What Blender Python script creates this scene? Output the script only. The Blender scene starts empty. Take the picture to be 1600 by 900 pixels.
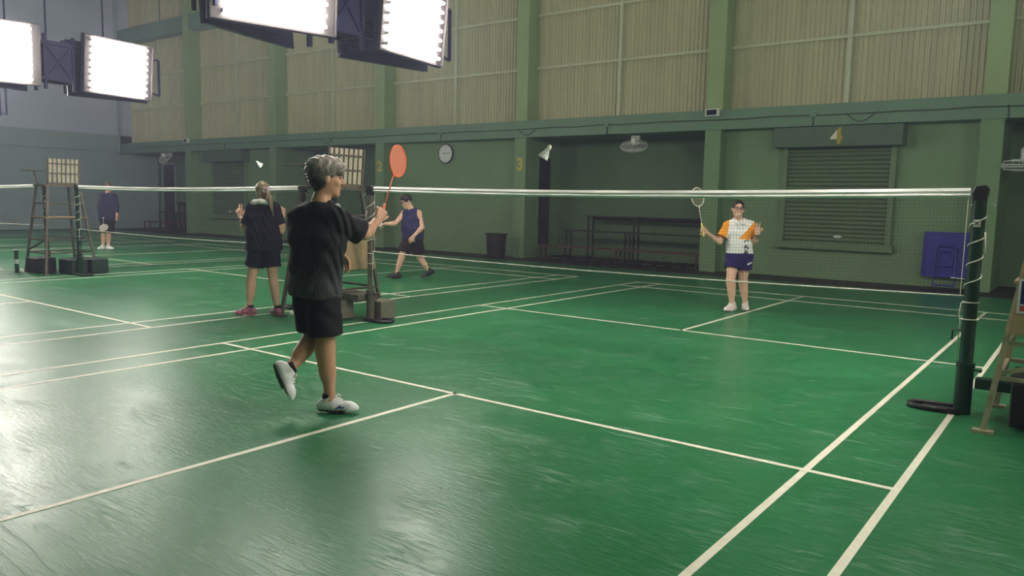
import bpy, bmesh, math, random
import numpy as np
from mathutils import Vector, Matrix, Quaternion

random.seed(4)
S = bpy.context.scene
COL = S.collection
PI = math.pi

# ------------------------------------------------------------------ camera
cam_d = bpy.data.cameras.new('camera'); cam = bpy.data.objects.new('camera', cam_d); COL.objects.link(cam)
yaw, pitch, roll = -0.643018, -0.110507, 0.021279
fw = Vector((math.sin(yaw)*math.cos(pitch), math.cos(yaw)*math.cos(pitch), math.sin(pitch)))
rt0 = Vector((math.cos(yaw), -math.sin(yaw), 0)); up0 = rt0.cross(fw)
rt = rt0*math.cos(roll) + up0*math.sin(roll); up = -rt0*math.sin(roll) + up0*math.cos(roll)
cam.matrix_world = Matrix(((rt.x, up.x, -fw.x, 0.694), (rt.y, up.y, -fw.y, -6.306), (rt.z, up.z, -fw.z, 1.439), (0, 0, 0, 1)))
cam_d.sensor_width = 36.0; cam_d.lens = 36.0*1210.28/1600.0
cam_d.clip_start = 0.05; cam_d.clip_end = 200
S.camera = cam
# ------------------------------------------------------------------ world, exposure
w = bpy.data.worlds.new('world'); S.world = w; w.use_nodes = True
bg = w.node_tree.nodes['Background']; bg.inputs[0].default_value = (0.55, 0.6, 0.7, 1); bg.inputs[1].default_value = 0.02
vs_ = w.node_tree.nodes.new('ShaderNodeVolumeScatter')          # thin scatter volume added to stand in for bluish lens glare
vs_.inputs['Color'].default_value = (0.68, 0.71, 1.0, 1); vs_.inputs['Density'].default_value = 0.0048; vs_.inputs['Anisotropy'].default_value = 0.45
w.node_tree.links.new(vs_.outputs[0], w.node_tree.nodes['World Output'].inputs['Volume'])
S.view_settings.view_transform = 'Standard'; S.view_settings.look = 'None'
S.view_settings.gamma = 1.0; S.view_settings.use_curve_mapping = False
S.view_settings.exposure = 1.75
TUBE_POWER = 26.0
S.cycles.adaptive_threshold = 0.02; S.cycles.max_bounces = 7; S.cycles.diffuse_bounces = 4; S.cycles.glossy_bounces = 3; S.cycles.transmission_bounces = 2; S.cycles.volume_bounces = 0

# ------------------------------------------------------------------ helpers
def lin(r, g, b):
    f = lambda c: (c/255/12.92) if c <= 10 else ((c/255+0.055)/1.055)**2.4
    return (f(r), f(g), f(b), 1)

def mat(name, col, rough=0.6, metal=0.0, var=0.0, vscale=6.0, bump=0.0, bscale=60.0, spec=0.5, col2=None, emit=None, strength=0.0, stretch=None):
    m = bpy.data.materials.new(name); m.use_nodes = True
    nt = m.node_tree; N = nt.nodes; L = nt.links; p = N['Principled BSDF']
    p.inputs['Base Color'].default_value = col; p.inputs['Roughness'].default_value = rough
    p.inputs['Metallic'].default_value = metal; p.inputs['Specular IOR Level'].default_value = spec
    tc = N.new('ShaderNodeTexCoord'); mp = N.new('ShaderNodeMapping'); L.new(tc.outputs['Object'], mp.inputs[0])
    if stretch: mp.inputs['Scale'].default_value = stretch
    if var > 0 or col2:
        no = N.new('ShaderNodeTexNoise'); no.inputs['Scale'].default_value = vscale; no.inputs['Detail'].default_value = 5
        L.new(mp.outputs[0], no.inputs['Vector'])
        r = N.new('ShaderNodeValToRGB'); L.new(no.outputs['Fac'], r.inputs[0]); L.new(r.outputs[0], p.inputs['Base Color'])
        c2 = col2 or tuple(min(1, c*(1+var)) for c in col[:3])+(1,)
        c1 = col if col2 else tuple(c*(1-var) for c in col[:3])+(1,)
        r.color_ramp.elements[0].position = 0.3; r.color_ramp.elements[0].color = c1
        r.color_ramp.elements[1].position = 0.7; r.color_ramp.elements[1].color = c2
    if bump > 0:
        nb = N.new('ShaderNodeTexNoise'); nb.inputs['Scale'].default_value = bscale; nb.inputs['Detail'].default_value = 4
        L.new(mp.outputs[0], nb.inputs['Vector'])
        bn = N.new('ShaderNodeBump'); bn.inputs['Strength'].default_value = bump; bn.inputs['Distance'].default_value = 0.01
        L.new(nb.outputs['Fac'], bn.inputs['Height']); L.new(bn.outputs[0], p.inputs['Normal'])
    if emit:
        p.inputs['Emission Color'].default_value = emit; p.inputs['Emission Strength'].default_value = strength
    return m

def link(name, me, m=None, parent=None, smooth=False):
    o = bpy.data.objects.new(name, me); COL.objects.link(o)
    if m: me.materials.append(m)
    if parent is not None: o.parent = parent
    if smooth: me.shade_smooth()
    return o

def tag(o, label=None, cat=None, group=None, kind=None):
    if label: o['label'] = label
    if cat: o['category'] = cat
    if group: o['group'] = group
    if kind: o['kind'] = kind
    return o

def empty(name, loc=(0, 0, 0), rz=0.0):
    o = bpy.data.objects.new(name, None); COL.objects.link(o); o.location = loc; o.rotation_euler = (0, 0, rz)
    o.empty_display_size = 0.1
    return o

class MB:
    def __init__(s): s.v = []; s.f = []
    def add(s, v, f):
        n = len(s.v); s.v += [tuple(p) for p in v]; s.f += [tuple(i+n for i in q) for q in f]; return s
    def box(s, x0, x1, y0, y1, z0, z1):
        return s.add([(x0,y0,z0),(x1,y0,z0),(x1,y1,z0),(x0,y1,z0),(x0,y0,z1),(x1,y0,z1),(x1,y1,z1),(x0,y1,z1)],
                     [(0,3,2,1),(4,5,6,7),(0,1,5,4),(1,2,6,5),(2,3,7,6),(3,0,4,7)])
    def beam(s, a, b, w, h=None, upv=(0, 0, 1)):
        a = Vector(a); b = Vector(b); h = h or w; d = (b-a).normalized(); u = Vector(upv)
        if abs(d.dot(u)) > 0.98: u = Vector((0, 1, 0))
        x = d.cross(u).normalized(); y = x.cross(d)
        vs = [p + x*sx*w/2 + y*sy*h/2 for p in (a, b) for sx, sy in ((-1,-1),(1,-1),(1,1),(-1,1))]
        return s.add(vs, [(0,3,2,1),(4,5,6,7),(0,1,5,4),(1,2,6,5),(2,3,7,6),(3,0,4,7)])
    def tube(s, pts, r, n=8, closed=False, radii=None, caps=True):
        P = [Vector(p) for p in pts]; m = len(P); vs = []; prev = None
        for i, p in enumerate(P):
            if closed: t = (P[(i+1) % m]-P[i-1])
            else: t = P[min(i+1, m-1)]-P[max(i-1, 0)]
            t = t.normalized() if t.length > 1e-9 else Vector((0, 0, 1))
            if prev is None:
                u = Vector((0, 0, 1)) if abs(t.z) < 0.9 else Vector((1, 0, 0)); x = t.cross(u).normalized()
            else:
                x = (prev - t*prev.dot(t)).normalized()
            prev = x; y = t.cross(x); rr = radii[i] if radii else r
            vs += [p + (x*math.cos(2*PI*k/n) + y*math.sin(2*PI*k/n))*rr for k in range(n)]
        fs = []
        for i in range(m if closed else m-1):
            j = (i+1) % m
            fs += [(i*n+k, i*n+(k+1) % n, j*n+(k+1) % n, j*n+k) for k in range(n)]
        if not closed and caps: fs += [tuple(range(n))[::-1], tuple((m-1)*n+k for k in range(n))]
        return s.add(vs, fs)
    def lathe(s, prof, c=(0, 0, 0), n=24):
        vs = []; c = Vector(c)
        for r, z in prof: vs += [(c.x+r*math.cos(2*PI*k/n), c.y+r*math.sin(2*PI*k/n), c.z+z) for k in range(n)]
        fs = [(i*n+k, i*n+(k+1) % n, (i+1)*n+(k+1) % n, (i+1)*n+k) for i in range(len(prof)-1) for k in range(n)]
        if prof[0][0] > 1e-4: fs.append(tuple(range(n))[::-1])
        if prof[-1][0] > 1e-4: fs.append(tuple((len(prof)-1)*n+k for k in range(n)))
        return s.add(vs, fs)
    def prism(s, poly, d, o=(0, 0, 0), ux=(1, 0, 0), uy=(0, 0, 1), un=(0, -1, 0)):
        o = Vector(o); ux = Vector(ux); uy = Vector(uy); un = Vector(un); n = len(poly)
        vs = [o+ux*x+uy*y for x, y in poly]+[o+ux*x+uy*y+un*d for x, y in poly]
        return s.add(vs, [tuple(range(n))[::-1], tuple(range(n, 2*n))]+[(i, (i+1) % n, n+(i+1) % n, n+i) for i in range(n)])
    def xf(s, M): s.v = [tuple(M @ Vector(p)) for p in s.v]; return s
    def mesh(s, name, bevel=0.0):
        me = bpy.data.meshes.new(name); me.from_pydata(s.v, [], s.f); me.update()
        bm = bmesh.new(); bm.from_mesh(me)
        if bevel > 0:
            bmesh.ops.bevel(bm, geom=list(bm.edges), offset=bevel, segments=1, affect='EDGES', profile=0.5)
        bmesh.ops.recalc_face_normals(bm, faces=bm.faces); bm.to_mesh(me); bm.free()
        return me
    def build(s, name, m, parent=None, smooth=False, bevel=0.0):
        return link(name, s.mesh(name, bevel), m, parent, smooth)

def auto_smooth(o, ang=40):
    me = o.data
    me.shade_smooth()
    try: me.set_sharp_from_angle(angle=math.radians(ang))
    except Exception: pass
    return o

def copy_tree(o, parent=None):
    c = o.copy(); COL.objects.link(c); c.parent = parent
    for ch in list(o.children): copy_tree(ch, c)
    return c

def text_mesh(body, size, extrude=0.004, offset=0.0):
    cu = bpy.data.curves.new('glyph', 'FONT'); cu.body = body; cu.size = size; cu.extrude = extrude; cu.offset = offset
    cu.align_x = 'CENTER'
    ob = bpy.data.objects.new('glyph', cu); COL.objects.link(ob)
    dg = bpy.context.evaluated_depsgraph_get()
    me = bpy.data.meshes.new_from_object(ob.evaluated_get(dg))
    bpy.data.objects.remove(ob); bpy.data.curves.remove(cu)
    return me

# ------------------------------------------------------------------ materials
def floor_material():
    m = bpy.data.materials.new('green_vinyl'); m.use_nodes = True
    nt = m.node_tree; N = nt.nodes; L = nt.links; p = N['Principled BSDF']
    tc = N.new('ShaderNodeTexCoord')
    def noise(scale, rot, st, detail=3):
        mp = N.new('ShaderNodeMapping'); mp.inputs['Rotation'].default_value = (0, 0, rot); mp.inputs['Scale'].default_value = st
        L.new(tc.outputs['Object'], mp.inputs[0])
        n = N.new('ShaderNodeTexNoise'); n.inputs['Scale'].default_value = scale; n.inputs['Detail'].default_value = detail
        L.new(mp.outputs[0], n.inputs['Vector']); return n
    def ramp(src, a, b, ca=(0, 0, 0, 1), cb=(1, 1, 1, 1)):
        r = N.new('ShaderNodeValToRGB'); r.color_ramp.elements[0].position = a; r.color_ramp.elements[1].position = b
        r.color_ramp.elements[0].color = ca; r.color_ramp.elements[1].color = cb
        L.new(src, r.inputs[0]); return r
    def mixc(fac, a, b):
        x = N.new('ShaderNodeMix'); x.data_type = 'RGBA'; L.new(fac, x.inputs[0])
        for i, v in ((6, a), (7, b)):
            if isinstance(v, tuple): x.inputs[i].default_value = v
            else: L.new(v, x.inputs[i])
        return x.outputs[2]
    def math_(op, a, b):
        x = N.new('ShaderNodeMath'); x.operation = op
        for i, v in ((0, a), (1, b)):
            if isinstance(v, (int, float)): x.inputs[i].default_value = v
            else: L.new(v, x.inputs[i])
        return x.outputs[0]
    big = noise(0.7, 0.3, (1, 1, 1), 4)
    base = ramp(big.outputs['Fac'], 0.3, 0.75, lin(26, 104, 60), lin(34, 116, 68)).outputs[0]
    scr = None
    for i, (rot, st, sc, wd, lo) in enumerate(((0.3, (1, 12, 1), 0.9, 0.010, 0.54), (1.25, (1, 14, 1), 1.1, 0.010, 0.56), (2.1, (1, 12, 1), 1.2, 0.010, 0.56), (2.75, (1, 14, 1), 1.4, 0.012, 0.54), (0.8, (1, 9, 1), 2.4, 0.016, 0.57), (1.8, (1, 9, 1), 3.0, 0.018, 0.57))):
        n_ = noise(sc, rot, st, 1).outputs['Fac']
        ln_ = ramp(math_('ABSOLUTE', math_('SUBTRACT', n_, 0.5), 0.0), 0.0, wd*1.4, (1, 1, 1, 1), (0, 0, 0, 1)).outputs[0]
        mk_ = ramp(noise(1.3+0.4*i, rot+1.0, (1, 1, 1), 2).outputs['Fac'], lo, lo+0.08).outputs[0]
        r = math_('MULTIPLY', ln_, mk_)
        scr = r if scr is None else math_('MAXIMUM', scr, r)
    col = mixc(math_('MULTIPLY', scr, 0.34), base, lin(150, 180, 160))
    sc2 = None
    for rot, sc in ((0.5, 7.0), (1.7, 8.0), (2.6, 9.0)):
        q_ = ramp(noise(sc, rot, (1, 7, 1), 4).outputs['Fac'], 0.56, 0.70).outputs[0]
        sc2 = q_ if sc2 is None else math_('MAXIMUM', sc2, q_)
    col = mixc(math_('MULTIPLY', sc2, 0.17), col, lin(150, 180, 160))
    L.new(col, p.inputs['Base Color'])
    grain = noise(16, 0.9, (1, 3.0, 1), 6)
    wear = noise(1.6, 0.2, (1, 1.4, 1), 4)
    rr = math_('ADD', math_('MULTIPLY', wear.outputs['Fac'], 0.16), 0.25)
    rr = math_('ADD', rr, math_('MULTIPLY', scr, 0.15))
    L.new(rr, p.inputs['Roughness'])
    p.inputs['Specular IOR Level'].default_value = 0.30
    h = math_('ADD', math_('MULTIPLY', grain.outputs['Fac'], 0.5), math_('ADD', math_('MULTIPLY', scr, 0.5), math_('MULTIPLY', sc2, 0.25)))
    b = N.new('ShaderNodeBump'); b.inputs['Strength'].default_value = 0.45; b.inputs['Distance'].default_value = 0.0042
    L.new(h, b.inputs['Height']); L.new(b.outputs[0], p.inputs['Normal'])
    return m

M = dict(
    floor=floor_material(),
    line=mat('court_line_paint', lin(232, 226, 205), 0.45, var=0.06, vscale=20),
    dark_strip=mat('dark_brown_strip', lin(34, 27, 28), 0.6, var=0.3, vscale=5),
    wall=mat('green_wall_paint', lin(116, 145, 104), 0.55, var=0.05, vscale=1.5, bump=0.08, bscale=25),
    beam=mat('beam_paint', lin(104, 136, 108), 0.5, var=0.06, vscale=1.2, bump=0.08, bscale=25),
    column=mat('column_paint', lin(150, 172, 120), 0.5, var=0.04, vscale=1.5, bump=0.06, bscale=25),
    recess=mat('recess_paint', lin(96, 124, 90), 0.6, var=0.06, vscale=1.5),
    veilwall=mat('wall_glare_tint', lin(182, 190, 208), 0.7, var=0.04, vscale=1),  # lavender cast of the lens glare painted into the wall colour
    veilband=mat('band_glare_tint', lin(148, 166, 170), 0.65, var=0.04, vscale=1),  # lightened and blued: the glare veil is put into this colour too
    corrug=mat('corrugated_sheet', lin(192, 188, 150), 0.45, var=0.10, vscale=1.2, stretch=(6, 6, 0.25)),
    girt=mat('girt_paint', lin(200, 202, 170), 0.5, var=0.05),
    shutter=mat('shutter_metal', lin(100, 120, 86), 0.45, 0.1, var=0.06),
    shutter_frame=mat('shutter_frame', lin(106, 130, 94), 0.5, var=0.06),
    shutter_box=mat('shutter_box', lin(74, 98, 74), 0.5, var=0.12, vscale=3),
    ceiling=mat('roof_sheet', lin(190, 194, 196), 0.7),
    black=mat('black_metal', lin(28, 27, 28), 0.5, var=0.15),
    steel=mat('dark_steel', lin(108, 100, 88), 0.5, 0.4, var=0.2, vscale=12),
    rust=mat('rusty_brown', lin(88, 50, 36), 0.7, var=0.25, vscale=10),
    pipe=mat('worn_cream_pipe', lin(176, 162, 132), 0.5, 0.1, var=0.25, vscale=14),
    slat=mat('cream_wood_slat', lin(212, 196, 170), 0.55, var=0.08, vscale=10),
    board=mat('tan_board', lin(168, 142, 104), 0.6, var=0.12, vscale=7),
    post=mat('post_green', lin(16, 54, 36), 0.4, 0.1, var=0.2, vscale=9),
    grey_post=mat('post_grey', lin(104, 98, 84), 0.45, 0.2, var=0.25, vscale=12),
    rope=mat('white_rope', lin(226, 222, 208), 0.8, bump=0.2, bscale=300),
    tape=mat('net_tape', lin(238, 236, 230), 0.7, bump=0.3, bscale=30),
    net=mat('net_string', lin(38, 30, 26), 0.8),
    concrete=mat('weight_block', lin(120, 114, 98), 0.8, var=0.12, vscale=14, bump=0.2),
    darkgreen=mat('weight_green', lin(24, 46, 36), 0.5, var=0.25, vscale=8),
    white=mat('white_plastic', lin(225, 225, 222), 0.4),
    panel=mat('reflector_darkened', lin(84, 78, 78), 0.4),  # white board coloured dark so its lit margins stay below clipping
    rig=mat('rig_navy_steel', lin(44, 46, 84), 0.5, 0.2, var=0.1),
    yellow=mat('number_yellow', lin(206, 184, 78), 0.6, var=0.12, vscale=20),
    cream=mat('number_cream', lin(232, 224, 188), 0.6, var=0.08, vscale=20),
    blue=mat('blue_table', lin(36, 36, 150), 0.4, var=0.08),
    rubber=mat('black_rubber', lin(20, 20, 20), 0.8, bump=0.4, bscale=80),
    cable=mat('cable_green', lin(48, 62, 50), 0.6),
    glass=mat('dark_glass', lin(24, 24, 26), 0.15),
    feather=mat('feather_white', lin(240, 240, 235), 0.7),
    cork=mat('cork_white', lin(232, 226, 210), 0.6),
)
tube_m = mat('fluorescent_tube', lin(255, 250, 244), 0.4, emit=(1.0, 0.955, 0.90, 1), strength=TUBE_POWER)

# ------------------------------------------------------------------ the setting
XL, XR = -31.9, 9.0            # left wall, right end
YC, YS, YD, YP = 9.9, 10.22, 11.5, 10.4   # column front, shallow wall, deep recess wall, sheet plane
ZB0, ZB1 = 3.08, 3.50          # beam
PITCH = 5.18
COLX = [-0.92 - PITCH*i for i in range(0, 6)]       # column centres seen
COLX = [COLX[0]+PITCH] + COLX
CW = 0.36

fl = MB(); fl.add([(XL-0.4, -16, 0), (XR, -16, 0), (XR, 12, 0), (XL-0.4, 12, 0)], [(0, 1, 2, 3)])
floor = tag(fl.build('floor', M['floor']), kind='structure')
strip = tag(MB().box(XL, XR, 9.0, YD, 0.0, 0.006).build('trim_1', M['dark_strip']), kind='structure')
strip2 = tag(MB().box(XL, XL+0.5, -16, 9.0, 0.0, 0.006).build('trim_2', M['dark_strip']), kind='structure')

def court(x1):
    """court lines, right doubles line outer edge at x1"""
    x0 = x1-6.1; t = 0.04; z0, z1 = 0.0, 0.0015
    def ln(a, b, c, d): MB().box(a, b, c, d, z0, z1).build('court_line', M['line'], floor)
    for xa in (x0, x0+0.46, x1-0.46-t, x1-t): ln(xa, xa+t, -6.7, 6.7)
    z1 = 0.0021
    for ya in (-6.7, -5.94-0.0, -1.98-t, 1.98, 5.90, 6.66): MB().box(x0, x1, ya, ya+t, z0, z1).build('court_line', M['line'], floor)
    for ya in ((-6.7, -1.98), (1.98, 6.7)): ln(x0+3.03, x0+3.07, *ya)
for i in range(4): court(-7.4*i)

wall = empty('wall_back', (0, YC, 0)); tag(wall, kind='structure'); wall.location = (0, 0, 0)
bays = []
ends = COLX + [XL-0.18]
for i in range(len(ends)-1):
    a, b = ends[i+1]+CW/2, ends[i]-CW/2
    bays.append((a, b, i % 2 == 0))       # deep every second one, starting with the far right bay
for x in COLX:
    MB().box(x-CW/2, x+CW/2, YC, YD, 0, ZB0).build('column', M['wall'], wall)
    MB().box(x-CW/2, x+CW/2, YC+0.02, YP+0.1, ZB1, 9.6).build('column', M['column'], wall)
MB().box(XL, XR, YC-0.03, YP+0.1, ZB0, ZB1).build('beam', M['beam'], wall)
MB().box(XL, XR, YC+0.05, YP+0.1, 7.5, 8.05).build('beam', M['beam'], wall)
for a, b, deep in bays:
    if deep:
        MB().box(a-CW/2, b+CW/2, YD, YD+0.15, 0, ZB0).build('recess_wall', M['recess'], wall)
        MB().box(a-CW/2, b+CW/2, YP+0.1, YD+0.15, ZB0-0.02, ZB0+0.1).build('recess_soffit', M['recess'], wall)
    else:
        MB().box(a, b, YS, YD, 0, ZB0).build('wall_panel', M['wall'], wall)
MB().box(COLX[0], XR, YS, YD, 0, ZB0).build('wall_panel', M['wall'], wall)
# corrugated cladding
def corr_mesh(w, h):
    prof = []; x = 0.0; per = 0.10; k = 0
    while x < w-1e-6:
        for dx, dy in ((0, 0), (0.05, 0), (0.06, -0.026), (0.086, -0.026)):
            if x+dx < w: prof.append((x+dx, dy))
        x += per
    prof.append((w, 0)); n = len(prof); mb = MB()
    mb.v = [(px, py, 0) for px, py in prof]+[(px, py, h) for px, py in prof]
    mb.f = [(i, i+1, n+i+1, n+i) for i in range(n-1)]
    return mb.mesh('corrugated_panel')
LEV = [ZB1, 4.86, 6.17, 7.5, 9.6]
cache = {}
for a, b, deep in bays:
    mid = (a+b)/2
    for x0, x1 in ((a, mid-0.04), (mid+0.04, b)):
        for z0, z1 in zip(LEV[:-1], LEV[1:]):
            key = (round(x1-x0, 2), round(z1-z0, 2))
            if key not in cache:
                cache[key] = corr_mesh(x1-x0, z1-z0); cache[key].materials.append(M['corrug'])
            o = bpy.data.objects.new('corrugated_panel', cache[key]); COL.objects.link(o); o.parent = wall; o.location = (x0, YP, z0)
    MB().box(mid-0.045, mid+0.045, YP-0.10, YP+0.02, ZB1, 7.5).build('mullion', M['girt'], wall)
    for z in (4.86, 6.17):
        MB().box(a, b, YP-0.08, YP-0.035, z-0.03, z+0.03).build('girt', M['girt'], wall)
MB().box(XL, XR, YP+0.03, YP+0.1, ZB1, 9.6).build('sheet_backing', M['recess'], wall)

wl = empty('wall_left'); tag(wl, kind='structure')
MB().box(XL-0.2, XL, -16, YD, 0, 3.15).build('lower_wall', M['veilband'], wl)
MB().box(XL-0.2, XL+0.10, -16, YC, 3.15, 3.82).build('ledge_band', M['veilband'], wl)
MB().box(XL-0.2, XL, -16, YD, 3.82, 9.6).build('upper_wall', M['veilwall'], wl)
MB().tube([(XL+0.22, YC-0.15, 3.1), (XL+0.22, YC-0.15, 9.6)], 0.045, 8).build('downpipe', M['veilband'], wl)
tag(MB().box(XR, XR+0.2, -16, YD, 0, 9.6).build('wall_right', M['wall']), kind='structure')
tag(MB().box(XL, XR, -16.2, -16, 0, 9.6).build('wall_front', M['wall']), kind='structure')
tag(MB().add([(XL-.2, -16.2, 9.6), (XR+.2, -16.2, 9.6), (XR+.2, -3, 11.4), (XL-.2, -3, 11.4), (XR+.2, 12, 9.6), (XL-.2, 12, 9.6)], [(0, 1, 2, 3), (3, 2, 4, 5)]).build('ceiling', M['ceiling']), kind='structure')

# ------------------------------------------------------------------ light rigs
def tube_unit():
    return MB().tube([(0, 0, -0.55), (0, 0, 0.55)], 0.019, 10)
def light_rig(x, label):
    r = empty('court_light_rig', (x, 0.1, 3.25))
    tag(r, label, 'light rig', 'fluorescent light rigs hung over the net line')
    tube_me = tube_unit().mesh('tube'); tube_me.materials.append(tube_m); tube_me.shade_smooth()
    board = MB().box(-0.025, 0.0, -0.70, 0.70, 0, 1.02)
    for z in (0, 1.0): board.box(-0.025, 0.03, -0.70, 0.70, z, z+0.02)
    for y in (-0.70, 0.69): board.box(-0.025, 0.035, y, y+0.01, 0, 1.02)
    bme = board.mesh('reflector_panel'); bme.materials.append(M['panel'])
    back = MB().box(-0.06, -0.027, -0.71, 0.71, -0.01, 1.03)
    for z in (0.12, 0.5, 0.88): back.box(-0.10, -0.06, -0.6, 0.6, z-0.02, z+0.02)
    kme = back.mesh('panel_back'); kme.materials.append(M['rig'])
    hme = MB().box(0.0, 0.055, -0.012, 0.012, -0.018, 0.018).mesh('lamp_holder'); hme.materials.append(M['white'])
    for face in (1, -1):
        for yc, yw in ((-1.09, -0.245), (0.99, 0.155)):
            p = bpy.data.objects.new('reflector_panel', bme); COL.objects.link(p); p.parent = r
            p.location = (0.02 if face > 0 else -0.62, yc + (0 if face > 0 else 0.12), 0)
            p.rotation_euler = (0, 0.09*1, yw if face > 0 else PI-yw)
            q = bpy.data.objects.new('panel_back', kme); COL.objects.link(q); q.parent = p
            for k in range(8):
                for y in (-0.565, 0.565):
                    q = bpy.data.objects.new('lamp_holder', hme); COL.objects.link(q); q.parent = p; q.location = (0, y, 0.09+0.12*k)
            for k in range(8):
                t = bpy.data.objects.new('tube', tube_me); COL.objects.link(t); t.parent = p
                t.location = (0.055, 0, 0.09+0.12*k); t.rotation_euler = (PI/2, 0, 0)
    fr = MB()
    for y in (-0.22, 0.26):
        for xx in (-0.1, -0.5): fr.beam((xx, y, 0.0), (xx, y, 0.95), 0.05)
    for z in (0.18, 0.8):
        for xx in (-0.1, -0.5): fr.beam((xx, -1.5, z), (xx, 1.6, z), 0.05)
        for y in (-1.5, -0.22, 0.26, 1.6): fr.beam((-0.5, y, z), (-0.1, y, z), 0.04)
    for xx in (-0.1, -0.5):
        for y in (-1.72, 1.86): fr.beam((xx, y, 0.12), (xx, y, 0.8), 0.035)
        fr.beam((xx, 1.6, 0.18), (xx, 1.86, 0.12), 0.03); fr.beam((xx, 1.6, 0.8), (xx, 1.86, 0.8), 0.03)
        fr.beam((xx, -0.22, 0.18), (xx, 0.26, 0.8), 0.03); fr.beam((xx, 0.26, 0.18), (xx, -0.22, 0.8), 0.03)
    fr.build('truss', M['rig'], r)
    MB().box(-0.5, -0.12, -0.2, 0.24, 0.2, 0.85).build('ballast_box', M['rig'], r)
    for y in (-0.75, -0.1, 0.9):
        MB().tube([(-0.3, y, 0.8), (-0.3, y, 7.6)], 0.016, 6).build('hanger_rod', M['rig'], r)
light_rig(-14.2, 'fluorescent light rig at the top left, above the far slatted umpire chair')
light_rig(-6.57, 'large fluorescent light rig at the top, above the black-shirted man')
light_rig(-21.55, 'farthest fluorescent light rig, beyond the left edge')
light_rig(8.3, 'added fluorescent light rig out of view at the right, fill for the walls')  # unseen rig added as fill light for the walls
light_rig(0.9, 'fluorescent light rig above the green net post, just out of view')

# ------------------------------------------------------------------ nets
def net(x1, label, zt=1.575, full=True):
    x0 = x1-6.1; r = empty('badminton_net', (0, 0, 0)); tag(r, label, 'net', 'badminton nets in line across the hall')
    n = 120; v = []; f = []; rnd = random.Random(int(-x1*10)+3)
    for i in range(n+1):
        u = i/n; x = x0+0.03+u*(6.1-0.06); z = zt - 0.03*math.sin(PI*u) + 0.02*u
        a = 0.007*math.sin(23*u+x1)+0.004*math.sin(61*u)
        fold = 0.008+0.006*math.sin(37*u+1.0)+0.003*rnd.random()
        v += [(x, -0.006, z), (x, -0.012-fold*0.5, z-0.022), (x, -0.008-a*0.3, z-0.036), (x, -0.014-fold*0.3, z-0.05), (x, -0.006, z-0.066),
              (x, 0.006, z-0.066), (x, 0.012, z-0.03), (x, 0.006, z)]
    for i in range(n):
        f += [(i*8+k, i*8+(k+1) % 8, i*8+8+(k+1) % 8, i*8+8+k) for k in range(8)]
    f += [tuple(range(8)), tuple(n*8+k for k in range(8))[::-1]]
    mb = MB(); mb.add(v, f); mb.build('top_tape', M['tape'], r)
    g = MB(); t = 0.0007; step = 0.025 if full else 0.05
    zlo = zt-0.76
    def ztop(x): u = (x-x0)/6.1; return zt-0.03*math.sin(PI*u)+0.02*u-0.06
    k = 0
    x = x0+0.05
    while x < x1-0.04:
        zt_ = ztop(x); zl_ = zt_-0.70
        g.add([(x-t, 0, zl_), (x, -t, zl_), (x+t, 0, zl_), (x-t, 0, zt_), (x, -t, zt_), (x+t, 0, zt_)], [(0, 1, 4, 3), (1, 2, 5, 4), (2, 0, 3, 5)])
        x += step
    rows = int(0.70/step)
    for j in range(1, rows):
        pts = []
        for i in range(13):
            x = x0+0.05+(6.0)*i/12; pts.append((x, 0, ztop(x)-0.70*j/rows))
        for p, q in zip(pts[:-1], pts[1:]):
            g.add([(p[0], t, p[2]-t), (p[0], -t, p[2]-t), (p[0], 0, p[2]+t), (q[0], t, q[2]-t), (q[0], -t, q[2]-t), (q[0], 0, q[2]+t)],
                  [(0, 1, 4, 3), (1, 2, 5, 4), (2, 0, 3, 5)])
    tag(g.build('string_mesh', M['net'], r), kind='stuff')
    pts = [(x0+6.1*i/24, 0, ztop(x0+6.1*i/24)-0.70) for i in range(25)]
    MB().tube(pts, 0.006, 6).build('bottom_cord', M['rope'], r)
    for x in (x0+0.04, x1-0.04):
        MB().tube([(x, 0, ztop(x)), (x, 0, ztop(x)-0.70)], 0.003, 5).build('side_cord', M['rope'], r)
    return r
net(0.0, 'nearest badminton net, its white tape crossing in front of the orange-sleeved player', 1.585)
net(-7.4, 'middle badminton net behind the girl in black with the ponytail', 1.57, False)
net(-14.8, 'far left badminton net running out of the left edge', 1.57, False)

# ------------------------------------------------------------------ net posts
def u_base(mb, sx, L=0.34, w=0.16):
    pts = [(0.0, -w/2, 0.02), (sx*(L-0.10), -w/2, 0.02)]
    for k in range(1, 8):
        a = -PI/2+PI*k/8; pts.append((sx*(L-0.10+0.10*math.cos(a)), w/2*math.sin(a), 0.02))
    pts += [(sx*(L-0.10), w/2, 0.02), (0.0, w/2, 0.02)]
    mb.tube(pts, 0.02, 8)
    return mb
def helix(mb, r, z0, z1, turns, rr=0.004, ph=0.0):
    n = int(turns*16)
    mb.tube([((r+rr)*math.cos(ph+2*PI*turns*i/n), (r+rr)*math.sin(ph+2*PI*turns*i/n), z0+(z1-z0)*i/n) for i in range(n+1)], rr, 6)

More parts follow.
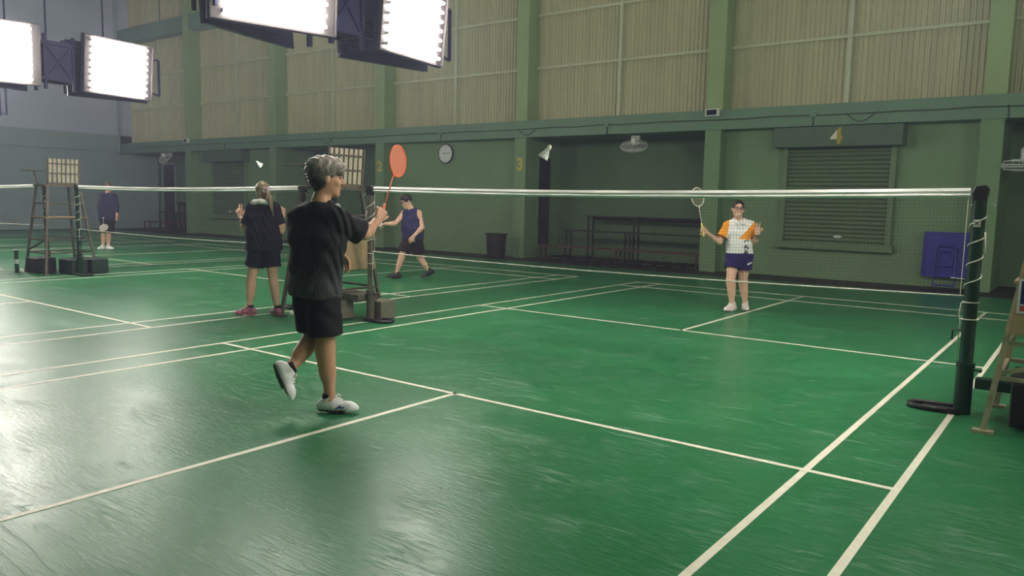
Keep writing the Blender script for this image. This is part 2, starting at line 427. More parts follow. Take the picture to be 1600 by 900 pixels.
def post(x, side, label, pm, dark=False, zt=1.6, rad=0.036):
    """side: direction (+1/-1) of the weighted cart, away from its own court"""
    r = empty('net_post', (x, 0, 0)); tag(r, label, 'net post', 'portable net posts on weighted bases')
    auto_smooth(MB().lathe([(rad, 0.36), (rad, zt-0.11)], n=20).build('pole', pm, r))
    auto_smooth(MB().lathe([(rad+0.012, 0.0), (rad+0.012, 0.335), (rad+0.016, 0.34), (rad+0.016, 0.37), (rad, 0.372)], n=20).build('sleeve', pm, r))
    h = MB().prism([(-0.04, 0), (0.04, 0), (0.055, 0.09), (0.03, 0.12), (-0.03, 0.11), (-0.05, 0.06)], 0.07, (0, 0.035, zt-0.12))
    h.build('pulley_head', M['black'], r, bevel=0.006)
    k = MB().tube([(rad, 0, 0.32), (rad+0.05, 0.0, 0.32)], 0.008, 8); k.tube([(rad+0.05, -0.03, 0.32), (rad+0.05, 0.03, 0.32)], 0.009, 8)
    k.build('clamp_screw', M['black'], r)
    u_base(MB(), -side, 0.34, 0.18).build('base_loop', M['black'], r, smooth=True)
    MB().box(min(-side*0.06, -side*0.26), max(-side*0.06, -side*0.26), -0.07, 0.07, 0.004, 0.016).build('base_plate', M['black'], r)
    hk = MB().tube([(-side*rad, -0.02, 0.60), (-side*(rad+0.05), -0.03, 0.60), (-side*(rad+0.05), -0.03, 0.53)], 0.007, 6)
    hk.build('cord_hook', M['black'], r)
    rp = MB(); rng = [(0.94, 1.02), (1.14, 1.22), (1.30, 1.38), (1.46, 1.52)]
    helix(rp, rad, 0.90, zt-0.14, 4.2, 0.0045, 2.4)
    for z in (0.80, 0.68): helix(rp, rad+0.001, z, z+0.004, 1.0, 0.0045)
    rp.tube([(-side*(rad+0.012), -0.01, 0.80), (-side*(rad+0.022), -0.015, 0.72), (-side*(rad+0.010), -0.01, 0.66), (-side*(rad+0.02), -0.012, 0.42)], 0.004, 6)
    rp.tube([(-side*rad, -0.02, 0.965), (-side*(rad+0.09), -0.03, 0.97)], 0.004, 6)
    rp.tube([(side*(rad+0.004), -0.01, 1.50), (side*(rad+0.04), -0.015, 1.50), (side*(rad+0.06), -0.02, 1.47)], 0.004, 6)
    rp.tube([(side*(rad+0.006), -0.02, 1.30), (side*(rad+0.012), -0.03, 1.24), (side*(rad+0.016), -0.03, 1.15)], 0.006, 6)
    rp.build('cord', M['rope'], r, smooth=True)
    return r
pr = post(0.03, 1, 'dark green net post at the right, wound with white cord', M['post'], zt=1.63, rad=0.045)
# sticker on the right post
st = MB().box(-0.022, 0.022, -0.050, -0.046, 1.335, 1.385).build('sticker', M['white'], pr)
sx = MB(); sx.beam((-0.014, -0.051, 1.347), (0.014, -0.051, 1.373), 0.005, 0.002, (0, 1, 0)); sx.beam((0.014, -0.051, 1.347), (-0.014, -0.051, 1.373), 0.005, 0.002, (0, 1, 0))
sx.build('printed_cross', M['black'], st)
# its weighted cart
MB().box(0.07, 0.34, -0.05, 0.05, 0.20, 0.27).build('cart_arm', M['post'], pr)
MB().box(0.30, 0.90, -0.28, 0.32, 0.02, 0.31).build('cart_weight_box', M['black'], pr, bevel=0.01)
MB().box(0.28, 0.92, -0.20, 0.34, 0.312, 0.33).build('cart_lid', M['darkgreen'], pr)
wh = MB().lathe([(0.05, -0.05), (0.10, -0.05), (0.125, -0.03), (0.13, 0.0), (0.125, 0.03), (0.10, 0.05), (0.05, 0.05)], n=28)
wh.xf(Matrix.Translation((0.62, -0.335, 0.131)) @ Matrix.Rotation(PI/2, 4, 'X')).build('wheel', M['rubber'], pr, smooth=True)
hub = MB().lathe([(0.0, -0.045), (0.045, -0.045), (0.05, -0.03), (0.05, 0.03), (0.0, 0.045)], n=18)
hub.xf(Matrix.Translation((0.62, -0.345, 0.131)) @ Matrix.Rotation(PI/2, 4, 'X')).build('hub', M['black'], pr)

pm_ = post(-6.13, -1, 'worn grey net post beside the slatted umpire chair behind the black-shirted man', M['grey_post'])
for x0, x1, y0, y1 in ((-0.52, -0.24, -0.30, -0.04), (-0.14, 0.12, 0.06, 0.30)):
    MB().box(x0, x1, y0, y1, 0.01, 0.235).build('weight_block', M['concrete'], pm_, bevel=0.012)
MB().box(-0.62, -0.04, -0.16, 0.16, 0.235, 0.32).build('weight_tray', M['steel'], pm_, bevel=0.006)
post(-7.37, 1, 'net post at the right end of the middle net, behind the black-shirted man', M['post'])
p3 = post(-13.55, -1, 'dark green net post in front of the far umpire chair', M['post'])
for x0, x1, y0, y1 in ((-0.55, -0.05, -0.12, 0.16), (-0.45, 0.0, 0.2, 0.5)):
    MB().box(x0, x1, y0, y1, 0.01, 0.27).build('weight_box', M['darkgreen'], p3, bevel=0.012)
p4 = post(-14.83, 1, 'net post behind the far umpire chair at the left', M['post'])
MB().box(0.1, 0.6, -0.42, -0.1, 0.01, 0.27).build('weight_box', M['black'], p4, bevel=0.012)

# ------------------------------------------------------------------ umpire chairs
def umpire_chair(loc, label, slats=True, metal=None, sign=False, board=True):
    pmat = metal or M['pipe']
    r = empty('umpire_chair', loc); tag(r, label, 'chair', 'tall umpire chairs at the net posts')
    top = {}; zt = 1.54
    for sx in (-1, 1):
        for sy in (-1, 1):
            t = Vector((sx*0.22, sy*0.27, zt)); b = Vector((sx*0.42, sy*0.43, 0.02)); top[sx, sy] = (t, b)
            l = MB().beam(b, t, 0.035).build('leg', pmat, r)
            MB().box(b.x-0.06, b.x+0.06, b.y-0.035, b.y+0.035, 0.0, 0.022).build('foot_plate', pmat, l)
    def P(sx, sy, z): t, b = top[sx, sy]; u = (z-b.z)/(t.z-b.z); return b+(t-b)*u
    for z, sides in ((0.37, 'xy'), (0.60, 'xy'), (0.98, 'y'), (1.24, 'xy')):
        if 'y' in sides:
            for sx in (-1, 1): MB().beam(P(sx, -1, z), P(sx, 1, z), 0.025).build('brace', pmat, r)
        if 'x' in sides:
            for sy in (-1, 1): MB().beam(P(-1, sy, z), P(1, sy, z), 0.025).build('brace', pmat, r)
    MB().beam(P(-1, -1, 0.40), P(1, -1, 0.62), 0.025).build('brace', pmat, r)
    s = MB()
    for sx in (-1, 1): s.beam((sx*0.23, -0.31, zt+0.015), (sx*0.23, 0.31, zt+0.015), 0.035)
    for sy in (-1, 1): s.beam((-0.23, sy*0.30, zt+0.015), (0.23, sy*0.30, zt+0.015), 0.035)
    s.build('seat_frame', pmat, r)
    for k in range(5):
        MB().box(-0.21+0.085*k, -0.135+0.085*k, -0.30, 0.30, zt+0.034, zt+0.05).build('seat_slat', M['slat'], r)
    for sy in (-1, 1):
        MB().beam((0.235, sy*0.265, zt), (0.275, sy*0.265, zt+0.49), 0.026).build('back_post', pmat, r)
    for zz in (0.06, 0.23, 0.40):
        xx = 0.235+0.05*zz/0.52
        MB().beam((xx+0.012, -0.265, zt+zz), (xx+0.012, 0.265, zt+zz), 0.022).build('back_rail', pmat, r)
    for k in range(7):
        y = -0.222+0.074*k
        MB().beam((0.232, y, zt+0.05), (0.268, y, zt+0.485), 0.012, 0.046, (0, 1, 0)).build('back_slat', M['slat'], r)
    # tablet arm on the side facing the near end
    MB().beam((-0.05, -0.30, zt), (-0.05, -0.36, zt+0.26), 0.022).build('arm_post', pmat, r)
    MB().box(-0.25, 0.15, -0.50, -0.24, zt+0.26, zt+0.285).build('arm_tablet', M['steel'], r, bevel=0.005)
    MB().box(-0.33, 0.33, -0.36, 0.36, 0.985, 1.005).build('foot_platform', M['board'], r)
    if board:
        a, b, c, d = P(1, -1, 0.99), P(1, 1, 0.99), P(1, 1, 0.60), P(1, -1, 0.60)
        o = Vector((0.022, 0, 0)); q = Vector((0.012, 0, 0))
        mb = MB().add([a+o, b+o, c+o, d+o, a+o+q, b+o+q, c+o+q, d+o+q], [(0, 1, 2, 3), (4, 7, 6, 5), (0, 4, 5, 1), (1, 5, 6, 2), (2, 6, 7, 3), (3, 7, 4, 0)])
        mb.build('board', M['board'], r)
    if sign:
        a, b, c, d = P(-1, -1, 1.30), P(1, -1, 1.30), P(1, -1, 0.66), P(-1, -1, 0.66)
        o = Vector((0, -0.022, 0)); q = Vector((0, -0.012, 0))
        mb = MB().add([a+o, b+o, c+o, d+o, a+o+q, b+o+q, c+o+q, d+o+q], [(0, 3, 2, 1), (4, 5, 6, 7), (0, 1, 5, 4), (1, 2, 6, 5), (2, 3, 7, 6), (3, 0, 4, 7)])
        bd = mb.build('board', M['board'], r)
        nrm = (b-a).cross(d-a).normalized()
        if nrm.y > 0: nrm = -nrm
        def quad(x0, x1, z0, z1, e, m, nm):
            pts = []
            for x, z in ((x0, z0), (x1, z0), (x1, z1), (x0, z1)):
                y = P(-1, -1, z).y-0.034; pts.append(Vector((x, y, z)))
            mm = MB().add([p+nrm*e for p in pts]+[p for p in pts], [(0, 1, 2, 3), (7, 6, 5, 4), (0, 4, 5, 1), (1, 5, 6, 2), (2, 6, 7, 3), (3, 7, 4, 0)])
            return mm.build(nm, m, bd)
        quad(-0.30, 0.30, 0.80, 1.02, 0.004, M['white'], 'sign_sheet')
        quad(-0.285, 0.285, 0.86, 1.005, 0.006, mat('sign_navy', lin(18, 20, 88), 0.4), 'sign_field')
        quad(-0.285, 0.285, 0.815, 0.85, 0.006, mat('sign_red', lin(190, 74, 52), 0.4), 'sign_stripe')
    return r
umpire_chair((-6.70, -0.10, 0), 'tall umpire chair with cream slatted back, behind the black-shirted man', metal=M['steel'])
umpire_chair((-14.28, 0.0, 0), 'tall umpire chair with cream slatted back, far left by the green post', metal=M['steel'], board=False)
umpire_chair((0.63, -0.05, 0), 'umpire chair cut off by the right edge, with a navy and red sign', board=False, sign=True)

# ------------------------------------------------------------------ things along the back wall
def shutter(xc, w, label, number=None):
    r = empty('roller_shutter', (xc, YS, 0)); tag(r, label, 'shutter', 'roller shutters in the back wall')
    z0, z1 = 0.78, 2.66
    n = 22; h = (z1-z0)/n
    prof = MB(); k = 7; w2 = w/2
    ys = [0.0 - 0.028*math.sin(PI*j/(k-1))**0.8 for j in range(k)]
    v = [(-w2, ys[j], h*0.94*j/(k-1)) for j in range(k)]+[(w2, ys[j], h*0.94*j/(k-1)) for j in range(k)]
    f = [(j, k+j, k+j+1, j+1) for j in range(k-1)]
    prof.add(v, f); sm = prof.mesh('slat'); sm.materials.append(M['shutter']); sm.shade_smooth()
    for i in range(n):
        o = bpy.data.objects.new('slat', sm); COL.objects.link(o); o.parent = r; o.location = (0, -0.04, z0+i*h)
    MB().box(-w2, w2, -0.036, -0.02, z0, z1).build('backing', M['black'], r)
    for sx in (-1, 1):
        MB().box(sx*(w2+0.05)-0.055, sx*(w2+0.05)+0.055, -0.10, 0, z0-0.04, z1+0.02).build('guide_rail', M['shutter_frame'], r, bevel=0.006)
    MB().box(-w2-0.17, w2+0.15, -0.15, 0, z0-0.17, z0-0.03).build('sill', M['shutter_frame'], r, bevel=0.008)
    bx = MB().box(-w2-0.22, w2+0.24, -0.38, 0, z1, ZB0-0.02).build('shutter_box', M['shutter_box'], r, bevel=0.008)
    hd = MB().lathe([(0.0, 0), (0.05, 0), (0.045, 0.012), (0.0, 0.016)], n=16)
    hd.xf(Matrix.Translation((0.1, -0.075, z0+0.10)) @ Matrix.Rotation(PI/2, 4, 'X') @ Matrix.Diagonal((1.7, 0.6, 1, 1))).build('lock', M['white'], r)
    if number:
        for dx, m, e, nm in ((0.02, M['yellow'], 0.004, 'painted_number'), (-0.05, M['cream'], 0.006, 'painted_number')):
            if nm and e == 0.006: continue
            me = text_mesh(number, 0.42, 0.002, 0.016)
            o = link(nm, me, m, bx); o.rotation_euler = (PI/2, 0, 0); o.location = (dx+0.02, -0.384, z1+0.06)
    return r
bm_ = [b for b in bays]
sh4 = (bm_[1][0]+bm_[1][1])/2
shutter(-3.56, 1.97, 'green roller shutter marked 4 behind the orange-sleeved player', '4')
b5 = bm_[5]
shutter(-24.6, 1.97, 'roller shutter far left behind the middle net, near the ponytailed girl')
# painted cream half of the 4
c4 = [o for o in bpy.data.objects if o.name.startswith('painted_number')]
for o in c4:
    nt = o.data.materials[0].node_tree if o.data.materials else None
pm4 = mat('number_two_tone', lin(176, 158, 58), 0.6)
nt = pm4.node_tree; tcn = nt.nodes.new('ShaderNodeTexCoord'); sp = nt.nodes.new('ShaderNodeSeparateXYZ'); rm = nt.nodes.new('ShaderNodeValToRGB')
nt.links.new(tcn.outputs['Object'], sp.inputs[0]); ad = nt.nodes.new('ShaderNodeMath'); ad.operation = 'ADD'; ad.inputs[1].default_value = 0.5
nt.links.new(sp.outputs['X'], ad.inputs[0]); nt.links.new(ad.outputs[0], rm.inputs[0]); nt.links.new(rm.outputs[0], nt.nodes['Principled BSDF'].inputs['Base Color'])
rm.color_ramp.interpolation = 'CONSTANT'; rm.color_ramp.elements[0].color = lin(236, 230, 205)
rm.color_ramp.elements[1].position = 0.50; rm.color_ramp.elements[1].color = lin(176, 156, 44)
for o in c4: o.data.materials.clear(); o.data.materials.append(pm4)

def col_number(x, ch, z=2.27):
    o = link('painted_number', text_mesh(ch, 0.42, 0.002, 0.018), M['yellow'], wall)
    o.rotation_euler = (PI/2, 0, 0); o.location = (x, YC-0.004, z)
col_number(COLX[3], '3'); col_number(COLX[4], '2')

# clock
ck = empty('wall_clock', (-14.09, YS, 2.75)); tag(ck, 'round white wall clock with a dark rim on the green wall', 'clock')
def disc(prof, m, nm, par, dy=0, n=36):
    b = MB().lathe(prof, n=n); b.xf(Matrix.Rotation(PI/2, 4, 'X')); return auto_smooth(b.build(nm, m, par))
disc([(0.0, 0), (0.27, 0), (0.275, 0.045), (0.255, 0.06), (0.248, 0.05)], M['black'], 'rim', ck)
disc([(0.0, 0.046), (0.25, 0.046), (0.25, 0.05), (0.0, 0.0501)], M['white'], 'face', ck)
MB().beam((0, -0.054, 0), (-0.11, -0.054, 0.02), 0.018, 0.004, (0, 1, 0)).build('hour_hand', M['black'], ck)
MB().beam((0, -0.056, 0), (0.17, -0.056, 0.02), 0.012, 0.004, (0, 1, 0)).build('minute_hand', M['black'], ck)
for k in range(12):
    a = k*PI/6
    MB().beam((0.20*math.sin(a), -0.052, 0.20*math.cos(a)), (0.235*math.sin(a), -0.052, 0.235*math.cos(a)), 0.012, 0.003, (0, 1, 0)).build('hour_mark', M['black'], ck)

# wall fans
def fan(loc, label, tilt=1.0, rz=0.0, s=1.0):
    r = empty('wall_fan', loc, rz); tag(r, label, 'fan', 'wall fans high in the recesses'); r.scale = (s, s, s)
    MB().box(-0.10, 0.10, -0.10, 0.0, -0.02, 0.20).build('bracket', M['white'], r, bevel=0.02)
    MB().tube([(0, -0.10, 0.08), (0, -0.22, 0.02)], 0.03, 10).build('arm', M['white'], r)
    h = empty_tmp = None
    Mx = Matrix.Translation((0, -0.30, -0.02)) @ Matrix.Rotation(tilt, 4, 'X')
    auto_smooth(MB().lathe([(0.0, 0.16), (0.06, 0.15), (0.075, 0.08), (0.06, 0.0), (0.0, -0.01)], n=16).xf(Mx).build('motor', M['white'], r))
    cg = MB()
    for rad, z in ((0.30, -0.06), (0.305, -0.03), (0.27, 0.02), (0.27, -0.10), (0.18, 0.04), (0.18, -0.115), (0.09, -0.12)):
        cg.tube([(rad*math.cos(2*PI*k/28), rad*math.sin(2*PI*k/28), z) for k in range(28)], 0.007 if rad > 0.29 else 0.004, 5, closed=True)
    for k in range(24):
        a = 2*PI*k/24; c, s_ = math.cos(a), math.sin(a)
        cg.tube([(0.05*c, 0.05*s_, 0.045), (0.27*c, 0.27*s_, 0.02), (0.305*c, 0.305*s_, -0.04), (0.27*c, 0.27*s_, -0.10), (0.05*c, 0.05*s_, -0.12)], 0.003, 4)
    cg.xf(Mx).build('guard', M['white'], r)
    for k in range(3):
        a = 2*PI*k/3; b = MB()
        b.add([(0.04, -0.02, -0.03), (0.25, -0.09, -0.05), (0.26, 0.07, -0.01), (0.05, 0.03, -0.02), (0.04, -0.02, -0.034), (0.25, -0.09, -0.054), (0.26, 0.07, -0.014), (0.05, 0.03, -0.024)],
              [(0, 1, 2, 3), (7, 6, 5, 4), (0, 4, 5, 1), (1, 5, 6, 2), (2, 6, 7, 3), (3, 7, 4, 0)])
        b.xf(Mx @ Matrix.Rotation(a, 4, 'Z')).build('blade', mat('fan_blade_grey', lin(120, 120, 118), 0.4) if k == 0 and 'fan_blade_grey' not in bpy.data.materials else bpy.data.materials['fan_blade_grey'], r)
    return r
fan((-8.2, 10.35, 2.86), 'white wall fan under the beam, above the pipe bleachers', 0.35, 0.35, 1.05)
fan((-28.7, 10.35, 2.95), 'small far white wall fan in the leftmost dark recess', 0.9)
fan((-0.36, 10.3, 2.34), 'wall fan cut off by the right edge, above the umpire chair', 0.06, 0.0, 1.25)

# emergency lamps on the beam
def flood(loc, label):
    r = empty('emergency_lamp', loc); tag(r, label, 'lamp', 'small emergency lamps on the beam')
    MB().box(-0.16, 0.16, -0.10, 0.0, 0, 0.16).build('housing', M['white'], r, bevel=0.012)
    MB().box(-0.11, 0.11, -0.108, -0.10, 0.025, 0.135).build('lens', M['glass'], r)
    for sx in (-1, 1): MB().box(sx*0.135-0.015, sx*0.135+0.015, -0.112, -0.10, 0.01, 0.15).build('lens_bar', M['white'], r)
flood((COLX[2]+0.0, YC-0.03, 3.36), 'black-fronted emergency lamp on the beam beside the fourth-court shutter')
fl2 = flood((-26.75, YC-0.03, 3.38), 'tiny emergency lamp on the beam at the far left')

# cables on the beam
def cable(pts, label, r=0.012):
    o = MB().tube(pts, r, 6).build('cable', M['cable'], None, smooth=True); return tag(o, label, 'cable', 'cables clipped along the beam')
rnd = random.Random(7)
pts = []
x = XR-6
while x > XL+1:
    pts.append((x, YC-0.045, 3.29+rnd.uniform(-0.012, 0.012))); x -= 0.6
cable(pts, 'long dark cable running the whole length of the green beam', 0.012)
for xs, label in ((-14.0, 'short cable dropping from the beam to the round clock'), (-8.72, 'cable dropping from the beam over the pipe bleachers'), (-4.0, 'cable dropping from the beam onto the shutter box marked 4'), (-24.35, 'short cable dropping from the beam at the far left shutter')):
    o = cable([(xs, YC-0.045, 3.27), (xs+0.01, YC-0.045, 3.16), (xs, YC-0.045, 3.08)], label, 0.011)
    MB().box(xs-0.06, xs+0.06, YC-0.07, YC-0.03, 3.25, 3.33).build('junction_box', M['beam'], o)
for xs, label in ((-11.05, 'slack cable loop on the beam beside the painted 3'), (-3.11, 'slack cable loop on the beam right of the 4'), (-18.8, 'slack cable loop on the beam above the louvred door')):
    cable([(xs-0.26+0.52*t/10, YC-0.045, 3.28-0.15*math.sin(PI*t/10)) for t in range(11)], label, 0.009)
cable([(-0.70, YC-0.04, 3.32), (-0.69, YC-0.04, 3.1), (-0.72, YC-0.04, 2.95)], 'cable bending down off the beam at the right column', 0.011)

# blue folding table leaning on the wall
bt = empty('folding_table', (-1.50, YS-0.19, 0), 0.0); bt.scale = (1.04, 1, 1.2); tag(bt, 'blue square folding table leaning folded against the green wall', 'table')
Tm = Matrix.Rotation(-0.12, 4, 'X')
MB().box(-0.36, 0.36, -0.015, 0.015, 0.20, 0.86).xf(Tm).build('table_top', M['blue'], bt, bevel=0.006)
rim = MB()
for a, b in (((-0.36, 0.20), (0.36, 0.20)), ((0.36, 0.20), (0.36, 0.86)), ((0.36, 0.86), (-0.36, 0.86)), ((-0.36, 0.86), (-0.36, 0.20))):
    rim.beam((a[0], -0.01, a[1]), (b[0], -0.01, b[1]), 0.03, 0.045)
rim.xf(Tm).build('edge_rim', M['blue'], bt)
for sx in (-1, 1):
    MB().tube([(sx*0.17, -0.045, 0.02), (sx*0.165, -0.045, 0.42), (sx*0.15, -0.045, 0.62)], 0.014, 8).xf(Tm).build('leg', M['blue'], bt)
MB().tube([(-0.15, -0.045, 0.62), (-0.10, -0.045, 0.66), (0.10, -0.045, 0.66), (0.15, -0.045, 0.62)], 0.014, 8).xf(Tm).build('leg_brace', M['blue'], bt)
MB().tube([(-0.11, -0.055, 0.36), (-0.11, -0.055, 0.55), (-0.07, -0.055, 0.58), (0.07, -0.055, 0.58), (0.11, -0.055, 0.55), (0.11, -0.055, 0.36)], 0.012, 8).xf(Tm).build('leg_brace', M['blue'], bt)
MB().tube([(-0.16, -0.045, 0.34), (0.16, -0.045, 0.36)], 0.012, 8).xf(Tm).build('leg_brace', M['blue'], bt)
MB().tube([(-0.17, -0.045, 0.05), (0.17, -0.045, 0.05)], 0.012, 8).xf(Tm).build('leg_brace', M['blue'], bt)

# waste bin
wb = empty('waste_bin', (-11.66, 9.46, 0.006)); wb.scale = (1.12, 1.12, 1.1); tag(wb, 'black ribbed waste bin standing by the column painted 3', 'bin')
b = MB(); pr_ = []
for k in range(12):
    z = 0.52*k/12; r0 = 0.20+0.035*z/0.5; pr_ += [(r0, z), (r0+0.008, z+0.012), (r0+0.008, z+0.030), (r0, z+0.042)]
pr_ += [(0.25, 0.53), (0.25, 0.56), (0.225, 0.56), (0.19, 0.05), (0.0, 0.05)]
b.lathe([(0.0, 0.0)]+pr_, n=24); b.build('bin_body', M['black'], wb)
MB().tube([(0.25*math.cos(2*PI*k/24), 0.25*math.sin(2*PI*k/24), 0.555) for k in range(24)], 0.014, 6, closed=True).build('bin_rim', M['black'], wb)

# pipe bleachers in the recesses
def bleacher(xa, xb, label):
    r = empty('pipe_bleacher', ((xa+xb)/2, 0, 0)); tag(r, label, 'bleacher', 'tiered pipe bleachers in the wall recesses')
    L = (xb-xa)/2
    for z, y, x0, m, nm in ((0.36, 10.25, -L, M['rust'], 'bench_plank'), (0.76, 10.6, -L+0.55, M['black'], 'bench_plank'), (1.14, 10.95, -L+1.0, M['black'], 'bench_plank')):
        MB().box(x0, L, y-0.15, y+0.15, z-0.035, z).build(nm, m, r)
        for xx in (x0+0.06, 0.12*L+x0*0.1, L-0.12):
            for yy in (y-0.12, y+0.12):
                MB().beam((xx, yy, 0.006), (xx, yy, z-0.03), 0.04).build('leg', m, r)
    MB().box(-L+1.0, L, 11.08, 11.12, 1.02, 1.14).build('back_board', M['black'], r)
    for k in range(12):
        xx = -L+0.2+(2*L-0.4)*k/11
        MB().box(xx-0.12, xx+0.12, 10.05, 11.2, 0.03, 0.06).build('floor_slat', M['dark_strip'], r)
d1 = bays[2]; bleacher(d1[0]+0.3, d1[1]-0.05, 'tiered pipe bleacher in the dark recess left of the orange-sleeved player')
d3 = bays[6] if len(bays) > 6 else None
if d3: bleacher(d3[0]+1.3, d3[1]-0.05, 'far tiered pipe bleacher in the leftmost recess')
d2 = bays[4]; bleacher(d2[0]+2.2, d2[1]-0.05, 'tiered pipe bleacher in the recess behind the slatted umpire chair')

# louvred doors in the recesses
def louvre_door(x, n, label=None):
    r = empty('door_%d' % n, (x, YD, 0)); tag(r, kind='structure')
    fr = MB()
    for sx in (-0.5, 0.5): fr.box(sx-0.05, sx+0.05, -0.06, 0, 0, 2.75)
    fr.box(-0.55, 0.55, -0.06, 0, 2.7, 2.8); fr.build('door_frame', M['veilband'], r)
    MB().box(-0.45, 0.45, -0.02, 0, 0, 2.7).build('door_leaf', M['black'], r)
    lm = MB().beam((-0.45, -0.035, 0), (0.45, -0.035, 0), 0.05, 0.012).mesh('louvre'); lm.materials.append(bpy.data.materials.get('louvre_purple') or mat('louvre_purple', lin(46, 44, 58), 0.5))
    for k in range(22):
        o = bpy.data.objects.new('louvre', lm); COL.objects.link(o); o.parent = r; o.location = (0, 0, 0.1+0.118*k); 
louvre_door(bays[4][0]+0.75, 1); louvre_door(bays[6][0]+0.95, 2)
# dark grille beside the column painted 3
XG = COLX[3]+CW/2
gr = empty('door_3', (XG, 10.72, 0)); tag(gr, kind='structure')
MB().box(0.0, 0.03, -0.27, 0.27, 0.30, 2.62).build('door_leaf', M['black'], gr)
for k in range(20): MB().box(0.03, 0.045, -0.25, 0.25, 0.36+0.112*k, 0.40+0.112*k).build('louvre', bpy.data.materials['louvre_purple'], gr)
for y in (-0.29, 0.27): MB().box(0.0, 0.05, y, y+0.02, 0.28, 2.64).build('door_frame', M['shutter_frame'], gr)

